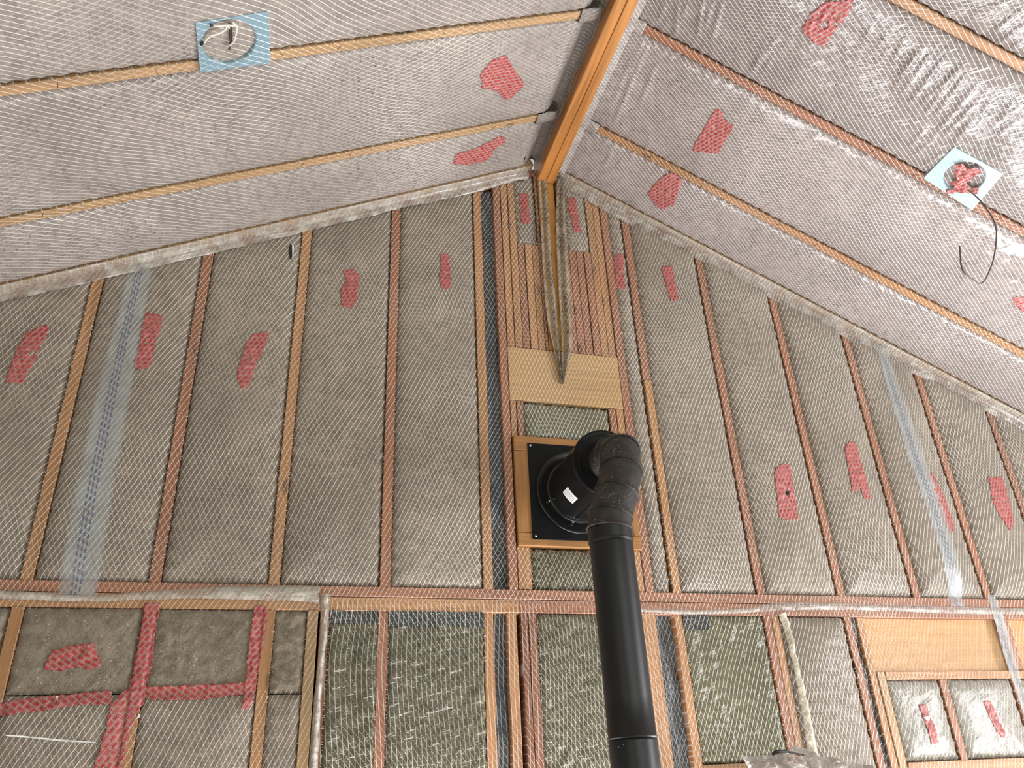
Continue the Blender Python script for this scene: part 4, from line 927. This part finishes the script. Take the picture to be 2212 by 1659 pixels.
V, Fc = prism(WL, rect(0.965, 1.393, 0.923, 1.351), 0.0145, 0.019, 0.001); link('mounting_plate', V, Fc, MP, th_, smooth=False)
for u, v in ((0.977, 1.339), (0.978, 0.936), (1.381, 1.339), (1.381, 0.936)):
    pp = [WL.p(u, v, 0.018), WL.p(u, v, 0.0215), WL.p(u, v, 0.0225)]; V, Fc = sweep(pp, [0.005, 0.005, 0.0025], 12); link('screw', V, Fc, SCR, th_)
def lathe(prof, seg=72):       # prof: (radius, height from the wall) about the outlet axis
    V, Fc = [], []
    for r, h in prof:
        for k in range(seg):
            t = 2*math.pi*k/seg; V.append(WL.p(CX+r*math.cos(t), CZ+r*math.sin(t), h))
    for i in range(len(prof)-1):
        for k in range(seg):
            k2 = (k+1) % seg; Fc.append((i*seg+k, i*seg+k2, (i+1)*seg+k2, (i+1)*seg+k))
    return V, Fc
V, Fc = lathe([(0.186, 0.019), (0.187, 0.024), (0.184, 0.028), (0.180, 0.0275), (0.152, 0.026), (0.150, 0.024), (0.141, 0.024)]); link('flange_ring', V, Fc, MG, th_)
V, Fc = lathe([(0.142, 0.0195), (0.142, 0.034), (0.140, 0.036), (0.135, 0.037)]); link('sleeve_collar', V, Fc, MG, th_)
V, Fc = lathe([(0.1345, 0.02), (0.1345, 0.335), (0.136, 0.338), (0.136, 0.343), (0.1345, 0.345), (0.1345, 0.353)]); link('sleeve', V, Fc, MG, th_)
V, Fc = lathe([(0.132, 0.335), (0.1385, 0.351), (0.1400, 0.354), (0.1395, 0.358), (0.136, 0.3595), (0.129, 0.357), (0.122, 0.354), (0.116, 0.356), (0.110, 0.354), (0.086, 0.353), (0.080, 0.356), (0.02, 0.356), (0.001, 0.356)]); link('end_cap', V, Fc, MP, th_)
for t in (200, 255, 300):
    t = r_(t); pp = [WL.p(CX+0.142*math.cos(t), CZ+0.142*math.sin(t), 0.03), WL.p(CX+0.147*math.cos(t), CZ+0.147*math.sin(t), 0.03)]; V, Fc = sweep(pp, 0.004, 10); link('screw', V, Fc, SCR, th_)
# paper sticker on the sleeve with rows of small print
m, nt, bs, out = newmat('printed_sticker'); uvn = nt.new('ShaderNodeUVMap'); spx = nt.new('ShaderNodeSeparateXYZ'); nt.l.new(uvn.outputs[0], spx.inputs[0])
u, v = spx.outputs[0], spx.outputs[1]
rowm = nt.math('MULTIPLY', nt.math('LESS_THAN', nt.math('FRACT', nt.math('MULTIPLY', v, 11.0)), 0.45), nt.ss(nt.noise(nt.comb(nt.math('MULTIPLY', u, 30), nt.math('FLOOR', nt.math('MULTIPLY', v, 11.0))), 1.0, 1.0), 0.42, 0.5))
blk = nt.math('MULTIPLY', nt.math('GREATER_THAN', u, 0.12), nt.math('LESS_THAN', u, 0.88)); blk = nt.math('MULTIPLY', blk, nt.math('MULTIPLY', nt.math('GREATER_THAN', v, 0.1), nt.math('LESS_THAN', v, 0.92)))
c = nt.mix(nt.math('MULTIPLY', nt.math('MULTIPLY', rowm, blk), 0.7), (0.82, 0.82, 0.84), (0.12, 0.12, 0.14)); nt.set(bs.inputs['Base Color'], c); bs.inputs['Roughness'].default_value = 0.45
V, Fc, UV = [], [], []
t0, t1, h0, h1 = r_(206), r_(232), 0.165, 0.228
for i in range(9):
    for j in range(5):
        t = t0+(t1-t0)*i/8; V.append(WL.p(CX+0.1352*math.cos(t), CZ+0.1352*math.sin(t), h0+(h1-h0)*j/4)); UV.append((j/4, i/8))
for i in range(8):
    for j in range(4): a = i*5+j; Fc.append((a, a+1, a+6, a+5))
o = link('paper_label', V, Fc, m, th_); o['label'] = 'white printed sticker'
ul = o.data.uv_layers.new(name='UVMap')
for lp in o.data.loops: ul.data[lp.index].uv = UV[lp.vertex_index]
# rain seam along the sleeve
pp = [WL.p(CX+0.1355*math.cos(r_(256)), CZ+0.1355*math.sin(r_(256)), h) for h in (0.04, 0.335)]; V, Fc = sweep(pp, 0.0018, 8); link('sleeve_seam', V, Fc, MG, th_)

# stove pipe: elbow of gores and the long vertical run
YP = 2.475
pipe = empty('stove_pipe', on_y(1375, 1659, YP)); tag(pipe, 'tall black stove pipe with a dusty jointed elbow turning into the wall', 'stove pipe')
PR = 0.0765
topP = on_y(1316.5, 1142, YP); botP = on_y(1378, 1700, YP)
j0 = Vector((CX, D-0.35, CZ)); j1 = Vector((CX, D-0.43, CZ))
gc = [j0, j1, on_y(1338, 984, 2.545), on_y(1342, 1018, 2.50), on_y(1332, 1066, 2.478), on_y(1319, 1112, 2.475), topP]
def gore(a, b, da, db, r0, r1, mat, name, parent, ring=True, seg=40):
    """pipe piece from a to b whose end planes face da and db"""
    ax = (b-a).normalized(); s = ax.orthogonal().normalized() if abs(ax.x) > 0.99 else (Vector((1, 0, 0))-ax*ax.x).normalized(); t = ax.cross(s)
    prof = [(0.0, r0)]+[(x, r0+(r1-r0)*x) for x in (0.25, 0.5, 0.75)]+[(1.0, r1)]
    def ringv(c, d, r):
        o_ = []
        for k in range(seg):
            th = 2*math.pi*k/seg; w_ = s*math.cos(th)*r+t*math.sin(th)*r
            o_.append(c+w_-ax*(w_.dot(d)/ax.dot(d)))
        return o_
    V, Fc = [], []
    for x, r in prof: V += ringv(a.lerp(b, x), da.lerp(db, x).normalized(), r)
    if ring:
        for off, r in ((0.0010, r1+0.005), (0.0035, r1+0.0055), (0.006, r1+0.004), (0.007, r1-0.001)): V += ringv(b+ax*off, db, r)
    n = len(V)//seg
    for i in range(n-1):
        for k in range(seg):
            k2 = (k+1) % seg; Fc.append((i*seg+k, i*seg+k2, (i+1)*seg+k2, (i+1)*seg+k))
    return link(name, V, Fc, mat, parent)
dirs = [(gc[i+1]-gc[i]).normalized() for i in range(len(gc)-1)]
down = (botP-topP).normalized()
for i in range(len(gc)-1):
    da = dirs[0] if i == 0 else (dirs[i-1]+dirs[i]).normalized()
    db = (dirs[i]+(dirs[i+1] if i+1 < len(dirs) else down)).normalized()
    gore(gc[i], gc[i+1], da, db, PR-0.0005*(i % 2), PR, MD, 'elbow_segment', pipe)
zj1 = on_y(1318, 1175, YP); zj2 = on_y(1368, 1598, YP)
z1p = topP+down*((zj1.z-topP.z)/down.z); z2p = topP+down*((zj2.z-topP.z)/down.z); end = topP+down*((FLOOR+0.75-topP.z)/down.z)
def run(a, b, name, r=PR-0.0015, r2=None):
    L = (b-a).length; prof = [(0, r), (0.004, r+0.0005)]+[(L*x, r+0.0005) for x in (0.2, 0.4, 0.6, 0.8)]+[(L-0.010, r+0.0005), (L-0.008, r+0.003), (L-0.005, r+0.003), (L-0.003, r), (L, r)]
    V, Fc = sweep([a+down*h for h, _ in prof], [q for _, q in prof], 48); return link(name, V, Fc, MB, pipe)
run(topP, z1p, 'pipe_section', PR-0.001); run(z1p, z2p, 'pipe_section', PR-0.002); run(z2p, end, 'pipe_section', PR-0.001)
for px_ in ((1340, 1607), (1388, 1607), (1313, 1612)):
    q = on_y(px_[0], px_[1], YP-0.07); ax_ = topP+down*((q.z-topP.z)/down.z); d = (q-ax_).normalized()
    V, Fc = sweep([ax_+d*(PR-0.002), ax_+d*(PR+0.002)], 0.0028, 8); link('screw', V, Fc, MB, pipe)
for i, (bx, by) in enumerate(((1354, 1013), (1344, 1055))):
    q = on_y(bx, by, 2.40); a = gc[4]; d = (q-a).normalized(); V, Fc = sweep([a+d*(PR-0.004), a+d*(PR+0.003)], 0.003, 8); link('screw', V, Fc, MP, pipe)

# ------------------------------------------------------------------ crumpled clear plastic at the bottom
m, nt, bs, out = newmat('clear_crumpled_plastic')
setp(bs, Roughness=0.12, Coat_Weight=1.0, Coat_Roughness=0.05); bs.inputs['Base Color'].default_value = (0.66, 0.62, 0.58, 1)
P = nt.pos(); nt.l.new(nt.ss(nt.noise(P, 16, 3), 0.3, 0.7, 0.35, 0.9), bs.inputs['Alpha'])
V, Fc = [], []; nu, nv = 110, 46
for i in range(nu+1):
    u = i/nu; top = on_y(1598+270*u, 1632-10*math.sin(u*math.pi)-(16 if 0.3 < u < 0.62 else 0)*math.sin((u-0.3)/0.32*math.pi if 0.3 < u < 0.62 else 0)+24*u*u, 2.86)
    for j in range(nv+1):
        v = j/nv; p = Vector((top.x, 2.86, top.z-0.26*v))
        q = p*13; fold = abs(noise.noise(q))+0.5*abs(noise.noise(q*2.3))+0.25*abs(noise.noise(q*5))
        V.append(p+Vector((0.015*noise.noise(q*1.3+Vector((4, 0, 0))), -0.11*fold-0.07*math.sin(v*math.pi*0.6)+0.03, 0.020*noise.noise(q*1.1)*(1 if j else 0.5))))
for i in range(nu):
    for j in range(nv): a = i*(nv+1)+j; Fc.append((a, a+1, a+nv+2, a+nv+1))
o = link('plastic_sheet', V, Fc, m, smooth=False); tag(o, 'crumpled clear plastic sheet bunched at the bottom edge of the photo', 'plastic sheet')
so = o.modifiers.new('solid', 'SOLIDIFY'); so.thickness = 0.0008
pp = spline([on_y(1668, 1630, 2.83), on_y(1678, 1624, 2.82), on_y(1695, 1623, 2.82), on_y(1716, 1627, 2.83), on_y(1735, 1632, 2.85)], 8)
V, Fc = sweep(pp, [0.005+0.0015*math.sin(i*0.2) for i in range(len(pp))], 10); o = link('rubber_strap', V, Fc, plain('black_rubber', (0.02, 0.02, 0.02), 0.5)); tag(o, 'short black curved strap on top of the crumpled plastic', 'strap')
